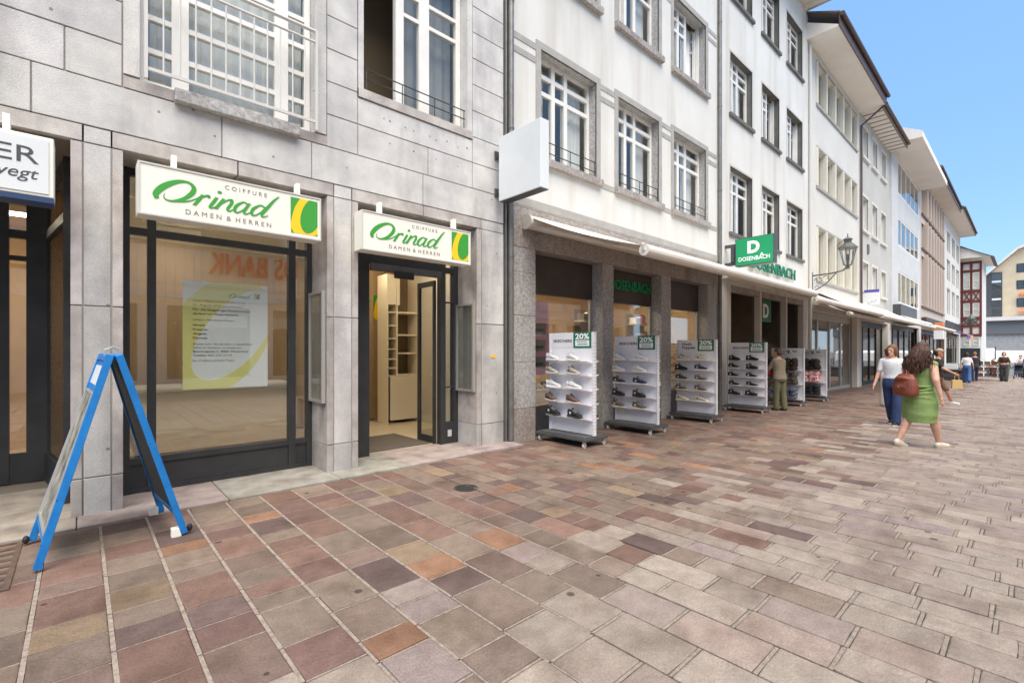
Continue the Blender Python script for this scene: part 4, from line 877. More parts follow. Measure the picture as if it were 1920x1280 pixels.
# --- big beige house across the square
QX = 112.0
Q = thing('beige_house', (QX, 0, -.4), 'large beige gabled house beyond the square with a glazed stair strip', 'building')
k = QX/85
MB().prism([(-14,-4),(5.9,-4),(5.9,12.6),(1.2,17.5),(-6,20.5),(-14,17)], lambda y_, z_, x_: (x_, y_, z_), QX, QX+12).build('wall', MT['beige'], Q)
MB().prism([(6.2,12.4),(6.2,12.75),(1.2,18.0),(-6,21.1),(-14,17.6),(-14,17.2),(-6,20.6),(1.2,17.6)], lambda y_, z_, x_: (x_, y_, z_), QX-.8, QX+12).build('roof', MT['soffit'], Q)
fr = MB(); fr.box(QX-.15,QX-.02,3.0,4.9,6.8,14.2); fr.build('stair_glazing_frame', MT['dgrey'], Q)
for i in range(5): B(QX-.2,QX-.151,3.15,4.2,7.0+i*1.45,8.1+i*1.45).build('pane', MT['wglass'], Q); 
for i in range(2): B(QX-.2,QX-.151,3.15,4.2,9.6+i*2.9,9.9+i*2.9).build('white_panel', MT['white'], Q)
for y0 in (.5, -1.6, -3.7):
    for z0 in (8.3, 11.2, 13.9): m = MB(); m.box(QX-.06,QX-.01,y0,y0+.9,z0,z0+1.4); w3 = m.build('window', MT['anthra'], Q); B(QX-.075,QX-.061,y0+.12,y0+.8,z0+.1,z0+1.3).build('pane', MT['wglass'], w3)
for z0 in (10.2, 7.5): B(QX-1.2,QX-.02,-2,1.1,z0,z0+.35).build('orange_blind', MT['orange'], Q)
B(QX-5,QX-.05,-14,6.4,6.0,6.6).build('white_canopy_edge', MT['soffit'], Q); B(QX-4.5,QX-.06,-14,6.3,3.9,5.98).build('dark_canopy', MT['darkband'], Q); B(QX-4.2,QX-.07,-14,6.2,-4,3.88).build('speckled_base', MT['speckle'], Q)
# white market tents
for i, (x_, y0, y1, z1, lb) in enumerate(((87, 3.05, 4.5, 1.6, 'small white market tent with raised roof at the end of the street'), (88, -9, 3.0, 1.3, 'long white market tent roof across the far square'))):
    zf = zg(x_); t = thing('market_tent', (x_, (y0+y1)/2, zf), lb, 'tent', 'white tents on the square')
    MB().prism([(x_,-.25),(x_+3,-.25),(x_+3,z1-.35),(x_+1.5,z1),(x_,z1-.35)], lambda q, z_, y_: (q, y_, z_), y0, y1).build('roof', MT['tent'], t)
    for yy in (y0+.1, y1-.1): MB().cyl((x_+.1,yy,zf),(x_+.1,yy,-.25),.05,8).build('pole', MT['alu'], t)

# ------------------------------------------------------------------ opposite side of the street (seen only in the panes)
OP = thing('opposite_building', (8, -6.5, 0), 'beige panelled building across the street seen only mirrored in the panes', 'building')
OY = -8.0
ow = [(x_, x_+1.5, z_, z_+1.9) for x_ in [-7+2.6*i for i in range(14)] for z_ in (6.2,)]
og = [(x_, x_+2.6, .4, 3.0) for x_ in [-8+3.4*i for i in range(11)]]
w_, rv = wall_mesh(-9, 30, -.3, 10.0, ow+og, 0, -.3)
opm = mat('beige_panel', srgb(240,220,200), 0.8, srgb(232,210,188), 1, 4)
for mm_, nm, mt_ in [(w_, 'wall', opm)]+[(q, 'window_reveal', MT['plaster_c']) for q in rv]:
    mm_.v = [(x_, OY+y_, z_) for x_, y_, z_ in mm_.v]; mm_.build(nm, mt_, OP, recalc=False)
B(-9,30,OY-6,OY-.35,-.3,9.9).build('core', MT['roomdark'], OP)
for a, b, c_, d in ow+og: B(a,b,OY-.26,OY-.25,c_,d).build('pane', MT['wglass'], OP)
B(-9,30,OY+.002,OY+.12,3.25,3.45).build('string_course', MT['plaster'], OP); B(-9,30,OY+.002,OY+.4,9.9,10.2).build('cornice', MT['plaster'], OP)
for i in range(16): m = MB(); x_ = -8.8+2.4*i; m.box(x_,x_+.1,OY+.002,OY+.05,3.7,5.6).box(x_+2.2,x_+2.3,OY+.002,OY+.05,3.7,5.6).box(x_+.1,x_+2.2,OY+.002,OY+.05,3.7,3.8).box(x_+.1,x_+2.2,OY+.002,OY+.05,5.5,5.6); m.build('wall_panel', MT['plaster_c'], OP)
text('bank_lettering', 'OS BANK', MT['red'], OP, (6.55, OY+.06, 4.22), OPPF, .84, 3.15, .06, .02)
text('shop_lettering', "Marc O'Polo", MT['paper'], OP, (17.4, OY+.06, 2.45), OPPF, .5, 4.4, .06, .01)
# ------------------------------------------------------------------ blue advertising board
ab = thing('advertising_board', (.16, 4.8, 0), 'tall blue folding advertising board with a faded poster before the stone pillar', 'advertising board')
def lerp(a, b, t): return tuple(a[i]+(b[i]-a[i])*t for i in range(3))
def ab_panel(bn, bf, tn, tf, out, pic):
    """bn/bf bottom near/far, tn/tf top near/far corners; out = outward offset sign in X"""
    def bar(p, q, w, d, m_, nm, par=ab):
        p, q = Vector(p), Vector(q); u = (q-p).normalized(); n = Vector((out*.96, 0, .28)).normalized(); s_ = u.cross(n).normalized(); vv = []
        for e in (p, q):
            for a, b in ((-1,-1),(1,-1),(1,1),(-1,1)): vv.append(e+s_*a*w/2+n*b*d/2)
        return MB().add(vv, [(0,3,2,1),(4,5,6,7),(0,1,5,4),(1,2,6,5),(2,3,7,6),(3,0,4,7)]).build(nm, m_, par, bevel=.002)
    bar(bn, tn, .045, .045, MT['blue'], 'side_rail'); bar(bf, tf, .045, .045, MT['blue'], 'side_rail')
    bar(lerp(bn,tn,.985), lerp(bf,tf,.985), .05, .04, MT['blue'], 'top_rail'); bar(lerp(bn,tn,.12), lerp(bf,tf,.12), .05, .03, MT['blue'], 'bottom_rail')
    a, b, c_, d = lerp(bn,tn,.14), lerp(bf,tf,.14), lerp(bf,tf,.97), lerp(bn,tn,.97)
    nrm = Vector((out*.96, 0, .28)).normalized()
    def sheet(t0, t1, off, th, m_, nm):
        q = [Vector(lerp(bn,tn,t0)), Vector(lerp(bf,tf,t0)), Vector(lerp(bf,tf,t1)), Vector(lerp(bn,tn,t1))]
        ins = (q[1]-q[0]).normalized()*.026; q = [q[0]+ins, q[1]-ins, q[2]-ins, q[3]+ins]
        MB().add([p+nrm*off for p in q]+[p+nrm*(off+th) for p in q], [(0,1,2,3),(4,5,6,7),(0,1,5,4),(1,2,6,5),(2,3,7,6),(3,0,4,7)]).build(nm, m_, ab)
    sheet(.14, .97, -.012, .01, MT['boarddark'], 'back_panel')
    if pic:
        sheet(.15, .80, .004, .006, MT['boardpic'], 'poster_sheet'); sheet(.81, .965, .004, .005, MT['blue'], 'header_panel'); sheet(.84, .94, .010, .002, MT['signgrey'], 'header_label')
        bar(lerp(lerp(bn,bf,.08),lerp(tn,tf,.08),.14), lerp(lerp(bn,bf,.08),lerp(tn,tf,.08),.80), .02, .05, MT['alu'], 'snap_frame'); bar(lerp(lerp(bn,bf,.95),lerp(tn,tf,.95),.14), lerp(lerp(bn,bf,.95),lerp(tn,tf,.95),.80), .02, .05, MT['alu'], 'snap_frame')
        for tt in (.14, .80): bar(lerp(lerp(bn,bf,.08),lerp(tn,tf,.08),tt), lerp(lerp(bn,bf,.95),lerp(tn,tf,.95),tt), .02, .045, MT['alu'], 'snap_frame')
    else: sheet(.15, .95, .002, .006, MT['boarddark'], 'front_panel')
ab_panel((-.21,4.36,.02), (-.27,5.04,.02), (.155,4.42,1.41), (.13,5.08,1.41), -1, True)
ab_panel((.60,4.46,.02), (.53,5.20,.02), (.205,4.43,1.41), (.18,5.09,1.41), 1, False)
for p in ((.565,4.47,0),(.49,5.19,0)): B(p[0]-.05,p[0]+.015,p[1]-.03,p[1]+.03,.0,.07).build('foot_block', MT['signwhite'], ab, bevel=.004)
MB().ell((.635,4.47,.05), (.02,.02,.03)).build('rubber_foot', MT['black'], ab); MB().ell((-.30,5.02,.04), (.02,.03,.03)).build('rubber_foot', MT['black'], ab)
for y_ in (4.55, 4.95): MB().tube([(.13,y_,1.40),(.14,y_,1.45),(.18,y_,1.47),(.215,y_,1.45),(.22,y_,1.40)], .007, 6).build('hinge_hook', MT['alu'], ab)

# ------------------------------------------------------------------ shoe racks
def loft_x(secs, n=12):
    """sections (x, half width, z bottom, z top): rounded tube along X"""
    m = MB(); vv = []
    for x_, hw, zb, zt in secs:
        for j in range(n):
            t = 2*math.pi*j/n; c_, s_ = math.cos(t), math.sin(t)
            vv.append((x_, hw*math.copysign(abs(c_)**.75, c_), (zb+zt)/2+(zt-zb)/2*math.copysign(abs(s_)**.8, s_)))
    k = len(secs); m.add(vv, [(i*n+j, i*n+(j+1) % n, (i+1)*n+(j+1) % n, (i+1)*n+j) for i in range(k-1) for j in range(n)]+[tuple(range(n))[::-1], tuple(range((k-1)*n, k*n))]); return m
SHM = {}
def shoe_meshes():
    # heel at x = 0, toe at x = .29
    sole = loft_x([(-.004,.018,.008,.034),(.0,.030,.0,.040),(.03,.036,.0,.040),(.09,.036,.002,.034),(.15,.040,.0,.030),(.21,.046,.0,.030),(.26,.040,.003,.032),(.285,.024,.010,.034),(.292,.010,.016,.034)])
    up = loft_x([(.004,.022,.032,.098),(.012,.029,.030,.108),(.04,.033,.030,.092),(.075,.034,.030,.098),(.11,.036,.029,.108),(.14,.038,.028,.094),(.18,.041,.027,.074),(.22,.043,.027,.061),(.255,.037,.028,.053),(.278,.024,.029,.046),(.286,.010,.030,.040)])
    col_ = MB().rings([(.055,0,.088,.036,.022),(.055,0,.1025,.040,.026),(.055,0,.103,.030,.018)], 14)
    tongue = MB().add([(.088,-.018,.099),(.088,.018,.099),(.10,.018,.128),(.10,-.018,.128),(.094,-.018,.099),(.094,.018,.099),(.106,.018,.126),(.106,-.018,.126)], [(0,1,2,3),(4,7,6,5),(0,4,5,1),(1,5,6,2),(2,6,7,3),(3,7,4,0)])
    laces = MB()
    for i in range(4):
        x_ = .118+i*.018; z_ = .1095-i*.0095; laces.tube([(x_,-.026,z_-.012),(x_,-.012,z_-.001),(x_,.012,z_-.001),(x_,.026,z_-.012)], .0035, 5)
    patch = MB()
    for sg in (-1, 1): patch.ell((.075, sg*.0325, .062), (.024,.004,.018), 10, 6)
    return sole, up, col_, tongue, laces, patch
_s = shoe_meshes()
COLS = dict(white=(srgb(236,234,234),srgb(240,238,236),srgb(196,200,204)), cream=(srgb(222,212,194),srgb(236,230,218),srgb(120,116,110)), black=(srgb(40,40,43),srgb(52,52,54),srgb(208,208,206)), blackwhite=(srgb(42,43,46),srgb(232,230,226),srgb(222,222,220)),
            grey=(srgb(178,172,164),srgb(214,206,198),srgb(84,84,86)), brown=(srgb(104,84,76),srgb(206,194,184),srgb(60,52,50)), navy=(srgb(52,56,74),srgb(226,224,222),srgb(196,200,204)), green=(srgb(52,66,50),srgb(214,210,200),srgb(186,200,180)), taupe=(srgb(112,100,90),srgb(222,214,202),srgb(216,208,196)))
def shoe_mats(c):
    if c not in SHM:
        u, s_, p_ = COLS[c]; um = mat(c+'_shoe_upper', u, .75, tuple(v*.82 for v in u), 60, 3); sm = mat(c+'_shoe_sole', s_, .6); pm = mat(c+'_shoe_patch', p_, .6)
        SHM[c] = [b.mesh(n_, m_, smooth=True) for b, n_, m_ in zip(_s, ('sole','upper','collar','tongue','laces','side_patch'), (sm, um, MT['black'] if c not in ('white','cream') else MT['lgrey'], um, pm, pm))]
    return SHM[c]
def shoe(c, loc, rz, label, group):
    t = thing('sneaker', loc, label, 'sneaker', group, rz); t.scale = (1.06, 1.06, 1.24)
    for me in shoe_mats(c):
        o = bpy.data.objects.new(me.name.split('.')[0], me); col.objects.link(o); o.parent = t
    return t
wheel_m = mat('castor_wheel', srgb(206,204,198), .5)
def castor(par, x_, y_, z_):
    m = MB(); m.box(x_-.018,x_+.018,y_-.022,y_-.016,z_+.03,z_+.10).box(x_-.018,x_+.018,y_+.016,y_+.022,z_+.03,z_+.10).box(x_-.025,x_+.025,y_-.03,y_+.03,z_+.10,z_+.106); c_ = m.build('castor', MT['alu'], par)
    MB().cyl((x_,y_-.013,z_+.038),(x_,y_+.013,z_+.038),.038,14).build('wheel', wheel_m, c_)
SHELF = ['top','second','third','fourth','bottom']
def rack(X, y0, y1, ordn, head, pal, backs=True, h=1.76):
    """double sided board on castors; the board faces up the street"""
    z = zg(X); ym = (y0+y1)/2; t = thing('shoe_rack', (X, ym, z), head[1], 'rack', 'shoe racks on castors before the shop')
    m = MB(); m.box(X-.29,X+.29,y0-.03,y1+.06,z+.105,z+.145).box(X-.25,X+.25,y0+.0,y1+.03,z+.146,z+.16); m.build('base', MT['dgrey'], t, bevel=.004)
    for cx_ in (X-.24, X+.24):
        for cy_ in (y0+.02, y1+.0): castor(t, cx_, cy_, z)
    bd = B(X-.012,X+.012,y0+.03,y1-.03,z+.17,z+h).build('board', MT['rackwhite'], t)
    hm = B(X-.0165,X-.0125,y0+.034,y1-.034,z+h-.235,z+h-.004).build('header_card', MT['rackwhite'], t)
    for yy in (y0, y1-.03):
        m = MB(); m.box(X-.03,X+.03,yy,yy+.0295,z+.161,z+h); up = m.build('upright', MT['rackwhite'], t)
        m = MB()
        for i in range(26): zz = z+.25+i*.053; m.box(X-.0325,X-.0302,yy+.010,yy+.020,zz,zz+.026)
        m.box(X-.0301,X-.0300,yy+.010,yy+.020,z+.25,z+.26); o_ = m.build('slots', MT['lgrey'], up)
        m = MB()
        for i in range(26): zz = z+.25+i*.053; m.box(X-.010,X+.010,yy-.0022,yy-.0003,zz,zz+.026)
        m.build('slots', MT['lgrey'], up) if yy == y0 else None
    tops = [1.30, 1.085, .86, .635, .41]
    for k, zz in enumerate(tops):
        for sg in (-1, 1):
            m = MB(); x0, x1 = sorted((X+sg*.0165, X+sg*.15)); vv = [(X+sg*.017,y0+.04,z+zz-.02),(X+sg*.017,y1-.04,z+zz-.02),(X+sg*.15,y1-.04,z+zz+.012),(X+sg*.15,y0+.04,z+zz+.012)]
            m.add(vv+[(a,b,c_-.006) for a,b,c_ in vv], [(0,1,2,3),(4,7,6,5),(0,4,5,1),(1,5,6,2),(2,6,7,3),(3,7,4,0)]); m.build('shelf', MT['rackwhite'], t)
    for k, zz in enumerate(tops):
        for j, side in ((0, 'left'), (1, 'right')):
            c = pal[k][j]; yb = y1-.02 if j == 0 else ym+.0
            xs_ = X-.105; o = shoe(c, (xs_, yb+random.uniform(-.02,.02), z+zz+.004), R(-90+random.uniform(-14,2)), f'{c if c != "blackwhite" else "black and white"} sneaker, {side} on the {SHELF[k]} shelf of the {ordn} rack', 'sneakers shown on the rack fronts')
        if backs: shoe(random.choice(['white','black','navy','grey']), (X+.10, y0+.36+random.uniform(-.03,.03), z+zz+.004), R(-90+random.uniform(-6,10)), f'sneaker poking out behind the {SHELF[k]} shelf of the {ordn} rack', 'sneakers on the rack backs')
    # header print
    xf = X-.0167
    if head[0] == 'S': text('header_lettering', 'SKECHERS', MT['ink'], t, (xf,y1-.09,z+h-.155), UPSTREET, .045, .40, .001, .03)
    else:
        text('header_lettering', 'Hush', mat('plum_ink', srgb(84,66,84), .6), t, (xf,y1-.12,z+h-.12), UPSTREET, .055, .22, .001, .03); text('header_lettering', 'Puppies', MT['ink'], t, (xf,y1-.12,z+h-.195), UPSTREET, .055, .30, .001, .03)
    yc = y0+.06; cw = .36
    B(xf-.0035,xf-.0003,yc,yc+cw,z+h-.245,z+h+.005).build('discount_card', MT['sgreen_d'], t)
    text('card_lettering', '20%', MT['paper'], t, (xf-.0037,yc+cw-.04,z+h-.105), UPSTREET, .085, .28, .001, .03)
    B(xf-.0045,xf-.0037,yc+.04,yc+cw-.04,z+h-.215,z+h-.125).build('card_label', MT['paper'], t)
    m = MB(); m.box(xf-.0052,xf-.0046,yc+.08,yc+cw-.07,z+h-.155,z+h-.143).box(xf-.0052,xf-.0046,yc+.07,yc+cw-.08,z+h-.195,z+h-.180); m.build('card_print', MT['sgreen_d'], t)
    return t
rack(5.84, 4.50, 5.44, 'nearest', ('S','nearest white shoe rack on castors, standing before the granite corner pier'), [('white','white'),('grey','grey'),('white','white'),('brown','brown'),('black','black')])
rack(7.68, 4.50, 5.42, 'second', ('S','second white shoe rack from the salon, before the green lettered window'), [('white','white'),('white','white'),('navy','navy'),('black','black'),('taupe','taupe')])
rack(10.0, 4.48, 5.38, 'third', ('H','third white shoe rack from the salon, with a two line plum header'), [('cream','cream'),('black','navy'),('green','taupe'),('taupe','taupe'),('cream','cream')])
rack(12.66, 4.42, 5.34, 'fourth', ('S','fourth white shoe rack from the salon, beside the browsing person'), [('black','black'),('blackwhite','black'),('blackwhite','blackwhite'),('blackwhite','blackwhite'),('black','black')])
# bag and slipper racks farther on
FUZZ = dict(dark=mat('dark_brown_plush', srgb(70,58,50), .95, srgb(38,32,30), 40, 4, .4, 120), grey=mat('grey_plush', srgb(104,94,90), .95, srgb(66,60,58), 40, 4, .4, 120), blue=mat('blue_grey_plush', srgb(112,124,140), .95, srgb(64,72,88), 30, 4, .4, 120), red=mat('red_white_check', srgb(206,66,84), .9, srgb(240,226,226), 26, 1, lo=.48, hi=.52), black=mat('black_plush', srgb(36,38,42), .95, srgb(92,96,104), 30, 4, .4, 120, lo=.55, hi=.7))
slip = {}
def slipper(c, loc, rz, label):
    if c not in slip:
        b1 = loft_x([(0,.020,.004,.03),(.02,.040,.0,.05),(.08,.044,.0,.045),(.14,.050,.0,.085),(.20,.050,.0,.085),(.24,.038,.004,.06),(.262,.012,.01,.035)], 12).mesh('plush_body', FUZZ[c], smooth=True)
        b2 = MB().rings([(.07,0,.035,.055,.028),(.07,0,.062,.062,.034),(.07,0,.0625,.048,.022)], 12).mesh('opening', MT['black'], smooth=True); slip[c] = (b1, b2)
    t = thing('slipper', loc, label, 'slipper', 'plush slippers heaped on the racks', rz); t.scale = (1.1, 1.7, 1.75)
    for me in slip[c]: o = bpy.data.objects.new(me.name.split('.')[0], me); col.objects.link(o); o.parent = t
def plush_rack(X, y0, y1, rows, label, w):
    z = zg(X); h = 1.66; t = thing('slipper_rack', (X, (y0+y1)/2, z), label, 'rack', 'slipper racks before the shop')
    B(X-.27,X+.27,y0-.02,y1+.04,z+.105,z+.145).build('base', MT['dgrey'], t, bevel=.004)
    for cx_ in (X-.22, X+.22):
        for cy_ in (y0+.03, y1-.02): castor(t, cx_, cy_, z)
    B(X-.012,X+.012,y0+.03,y1-.03,z+.17,z+h).build('board', MT['rackwhite'], t)
    for yy in (y0, y1-.03): B(X-.03,X+.03,yy,yy+.0295,z+.146,z+h).build('upright', MT['rackwhite'], t)
    B(X-.017,X-.0125,y0+.034,y1-.034,z+h-.25,z+h-.004).build('header_card', MT['signgrey'], t)
    text('price_lettering', '9.', MT['ink'], t, (X-.0172,(y0+y1)/2+.02,z+h-.16), UPSTREET, .10, .11, .001, .03); text('price_lettering', '90', MT['ink'], t, (X-.0172,(y0+y1)/2-.12,z+h-.12), UPSTREET, .055, .12, .001, .02)
    m = MB(); m.box(X-.018,X-.0172,y1-.40,y1-.10,z+h-.09,z+h-.075).box(X-.018,X-.0172,y1-.34,y1-.10,z+h-.13,z+h-.115).box(X-.018,X-.0172,y1-.37,y1-.10,z+h-.17,z+h-.155); m.build('card_print', MT['greytxt'], t)
    for k, (zz, c) in enumerate(rows):
        m = MB(); m.box(X-.26,X-.0125,y0+.031,y1-.031,z+zz-.012,z+zz).box(X-.26,X-.255,y0+.031,y1-.031,z+zz+.001,z+zz+.05); m.build('basket', MT['rackwhite'], t)
        for i in range(5):
            for q in range(2):
                for s_ in range(3):
                    if q and s_: continue
                    cn = dict(dark="dark brown", grey="grey", blue="blue grey", red="red checked", black="black")[c]; lay = 'lower rear' if q else ['lower front', 'middle', 'upper'][s_]
                    slipper(c, (X-.14+q*.012+random.uniform(-.02,.02), y1-.13-i*(y1-y0-.26)/4+.06, z+zz+.005+s_*.105), R(180 if q == 0 else 165)+random.uniform(-.2,.2), f'{cn} slipper, {["first","second","third","fourth","fifth"][i]} from left in the {lay} layer on the {w} slipper rack')
plush_rack(15.3, 4.34, 5.2, [(1.02,'dark'),(.62,'grey'),(.2,'blue')], 'nearer slipper rack with brown, grey and blue heaps behind the browsing person', 'nearer')
plush_rack(17.6, 4.36, 5.2, [(1.0,'dark'),(.6,'red'),(.2,'black')], 'farther slipper rack with a red checked heap by the entrance', 'farther')

# ------------------------------------------------------------------ wall lantern and hanging signs
ln = thing('street_lamp', (20.3, 5.5, 3.8), 'old black wall lantern on a scrolled iron bracket on the white house', 'street lamp')
Xl = 20.35; lamp_iron = mat('lamp_iron', srgb(96,99,94), .5, srgb(80,83,79), 12, 4)
m = MB(); m.box(Xl-.03,Xl+.03,F-.03,F-.002,3.55,4.35); m.tube([(Xl,F-.03,4.22),(Xl,4.9,4.24),(Xl,4.55,4.30),(Xl,4.42,4.42)], .028, 8).tube([(Xl,F-.03,3.62),(Xl,5.1,3.85),(Xl,4.75,4.24)], .02, 8); m.build('bracket', lamp_iron, ln)
m = MB()
for cx_, cz_, r_, tw in ((5.3,4.02,.14,1.6),(5.06,4.10,.09,1.5),(5.34,3.76,.08,1.4)):
    m.tube([(Xl,cx_+r_*(1-.55*i/14)*math.cos(tw*math.pi*i/14),cz_+r_*(1-.55*i/14)*math.sin(tw*math.pi*i/14)) for i in range(15)], .013, 6)
m.build('scrollwork', lamp_iron, ln)
Yl = 4.40; zl = 4.45
m = MB(); m.lathe(Xl, Yl, [(.02,zl-.12),(.07,zl-.10),(.05,zl-.02),(.09,zl),(.14,zl+.03),(.02,zl+.035)], 12); m.build('base', lamp_iron, ln)
m = MB()
for i in range(6):
    t_ = math.pi/3*i; m.tube([(Xl+.13*math.cos(t_),Yl+.13*math.sin(t_),zl+.03),(Xl+.26*math.cos(t_),Yl+.26*math.sin(t_),zl+.62)], .012, 5)
m.build('lantern_bars', lamp_iron, ln)
MB().lathe(Xl, Yl, [(.125,zl+.031),(.255,zl+.62)], 6).build('lantern_glass', MT['clear'], ln)
m = MB(); m.lathe(Xl, Yl, [(.02,zl+.60),(.31,zl+.62),(.30,zl+.66),(.16,zl+.80),(.12,zl+.82),(.12,zl+.92),(.16,zl+.94),(.10,zl+1.0),(.02,zl+1.03),(.012,zl+1.16)], 12); m.build('roof', lamp_iron, ln)
m = MB(); m.lathe(Xl, Yl, [(.04,zl+.036),(.035,zl+.2),(.06,zl+.22),(.05,zl+.4),(.01,zl+.42)], 10); m.build('burner', lamp_iron, ln)
t = thing('hanging_sign', (28.2, 4.6, 3.4), 'white hanging sign with purple top strip beyond the street lamp', 'sign'); X_ = 28.2
B(X_,X_+.1,4.83,5.48,3.62,4.34).build('panel', MT['signgrey'], t); B(X_-.002,X_-.0005,4.835,5.475,4.20,4.342).build('strip', MT['purple'], t)
m = MB(); m.tube([(X_-.004,5.3,3.72),(X_-.004,5.2,3.66),(X_-.004,5.12,3.8),(X_-.004,5.05,3.72),(X_-.004,4.95,3.84)], .008, 5); m.build('script_mark', MT['ink'], t); m = MB(); m.tube([(X_+.05,5.45,3.6),(X_+.05,F,3.6)], .02, 6); m.build('bracket', MT['iron'], t)
t = thing('hanging_sign', (52, 5, 3), 'orange hanging sign far down the row', 'sign'); B(51.8,52.2,4.68,5.33,3.0,3.62).build('box', MT['orange'], t, bevel=.02); B(51.8,52.2,4.7,5.31,2.3,2.999).build('lower_box', MT['paper'], t); B(51.95,52.05,5.331,F,3.2,3.3).build('bracket', MT['iron'], t)
for i, (x_, c_, lb) in enumerate(((63.0,'purple','purple shop awning at the foot of the last white house'),(66.5,'orange','orange shop awning beside the purple one at the end of the row'))):
    t = thing('shop_awning', (x_, 5, 3), lb, 'awning'); MB().prism([(F-.02,3.3),(F-.02,3.5),(4.0,2.9),(4.0,2.5),(4.05,2.5),(4.05,2.85)], lambda y_, z_, q: (q, y_, z_), x_, x_+3.2).build('cloth', MT[c_], t); MB().cyl((x_,4.02,2.88),(x_+3.2,4.02,2.88),.04,8).build('front_bar', MT['alu'], t)
t = thing('street_lamp', (76, 5, 4), 'distant wall lantern before the timber framed house', 'street lamp'); m = MB(); m.tube([(75.5,F,4.4),(75.5,4.6,4.5)], .05, 6); m.build('bracket', lamp_iron, t); MB().lathe(75.5,4.5,[(.05,4.2),(.2,4.3),(.38,5.0),(.2,5.3),(.05,5.5)],8).build('lantern', lamp_iron, t)

# ------------------------------------------------------------------ far street furniture
def cart(x_, y_):
    z = zg(x_); t = thing('display_cart', (x_, y_, z), 'low wooden display cart with a pole standing in the far street', 'cart')
    m = MB()
    for yy in (y_-.62, y_+.62): 
        for xx in (x_-.25, x_+.25): m.box(xx-.03,xx+.03,yy-.03,yy+.03,z+.12,z+1.25)
    m.build('frame', MT['alu'], t); woodm = mat('cart_wood', srgb(132,88,66), .7, srgb(104,70,54), 6, 4)
    for zz in (.14, .5, .85, 1.22): B(x_-.27,x_+.27,y_-.66,y_+.66,z+zz,z+zz+.04).build('shelf', MT['rackwhite'] if zz < .2 or zz > 1 else woodm, t)
    for zz in (.22, .57, .92):
        for i in range(4): B(x_-.2,x_+.2,y_-.55+i*.29,y_-.33+i*.29,z+zz-.035 if 0 else z+zz,z+zz+.2).build('stacked_goods', woodm if i % 2 else MT['roomdark'], t)
    for yy in (y_-.55, y_+.55): MB().cyl((x_-.25,yy-.03,z+.06),(x_-.25,yy+.03,z+.06),.06,10).build('wheel', MT['black'], t)
    MB().cyl((x_,y_-.2,z+1.26),(x_,y_-.2,z+2.0),.03,8).build('pole', MT['dgrey'], t)
cart(39.7, 1.55)
for i, (x_, y_, lb) in enumerate(((38.3, 3.35, 'dark grey planter bench at the edge of the far street'), (41.5, 3.5, 'second dark planter behind the grey planter bench'))):
    z = zg(x_)-.002; t = thing('planter_bench', (x_, y_, z), lb, 'planter', 'dark planters in the far street')
    B(x_-.5,x_+.5,y_-.9,y_+.9,z,z+.18).build('plinth', MT['iron'], t); B(x_-.45,x_+.45,y_-.85,y_+.85,z+.181,z+.55).build('tub', MT['dgrey'], t, bevel=.02); B(x_-.55,x_+.55,y_-.95,y_+.95,z+.551,z+.66).build('seat_rim', MT['iron'], t, bevel=.02)
    B(x_-.2,x_+.2,y_-.5,y_+.1,z+.661,z+.95).build('stacked_boxes', MT['trim'] if i else MT['signgrey'], t, bevel=.01)

# shoes standing in the shop windows
for wi, (x0, z1, nm) in enumerate(((5.9,.72,'first'),(8.05,.66,'lettered'),(10.2,.72,'third'))):
    for i in range(4):
        c = ['brown','cream','black','taupe','grey','navy'][(i+wi*2) % 6]
        shoe(c, (x0+i*.24, 6.2+.08*(i % 2), z1+.001), R(-70+10*i), f'{c} sneaker, {SHELF[i] if 0 else ["first","second","third","fourth"][i]} from left on the podium in the {nm} shop window', 'shoes standing in the shop windows')
    t = thing('display_shelf', (x0+1.1, 6.7, .0), f'brown display shelf with small boxes inside the {nm} shop window', 'display', 'display shelves in the shop'); B(x0+.5,x0+1.35,7.2,7.24,.1,2.4).build('back_board', MT['shelfback'], t)
    for q in range(5): B(x0+.5,x0+1.35,6.9,7.199,.5+q*.4,.53+q*.4).build('shelf', MT['shelfwhite'], t)
    for q in range(5):
        for r in range(3): B(x0+.55+r*.27,x0+.75+r*.27,6.95,7.15,.531+q*.4,.531+q*.4+.1+.05*((q+r) % 3)).build('stacked_box', [MT['kraft'], MT['roomdark'], MT['signwhite'], MT['pink']][(q+r+wi) % 4], t, bevel=.006)
# ------------------------------------------------------------------ people
def fuse(mb, name, m_, parent, vox, smooth=3, fac=0.5):
    """one continuous surface from overlapping shapes"""
    me = bpy.data.meshes.new(name); me.from_pydata([tuple(v) for v in mb.v], [], mb.f)
    bm = bmesh.new(); bm.from_mesh(me); bmesh.ops.remove_doubles(bm, verts=bm.verts, dist=1e-4); bmesh.ops.recalc_face_normals(bm, faces=bm.faces); bm.to_mesh(me); bm.free()
    ob = bpy.data.objects.new(name, me); col.objects.link(ob)
    r = ob.modifiers.new('r', 'REMESH'); r.mode = 'VOXEL'; r.voxel_size = vox
    if smooth: s_ = ob.modifiers.new('s', 'SMOOTH'); s_.iterations = smooth; s_.factor = fac
    dg = bpy.context.evaluated_depsgraph_get(); m2 = bpy.data.meshes.new_from_object(ob.evaluated_get(dg)); bpy.data.objects.remove(ob)
    m2.name = name; m2.materials.clear(); m2.materials.append(m_); m2.polygons.foreach_set('use_smooth', [True]*len(m2.polygons))
    o = bpy.data.objects.new(name, m2); col.objects.link(o); o.parent = parent
    return o
SKIN = mat('skin', srgb(222,176,152), .55, srgb(212,160,136), 14, 3); SKIN2 = mat('tanned_skin', srgb(206,150,122), .55, srgb(194,136,108), 14, 3)
def cloth(n, c, k=.82, sc=9): return mat(n, c, .85, tuple(v*k for v in c), sc, 4, .25, 30)
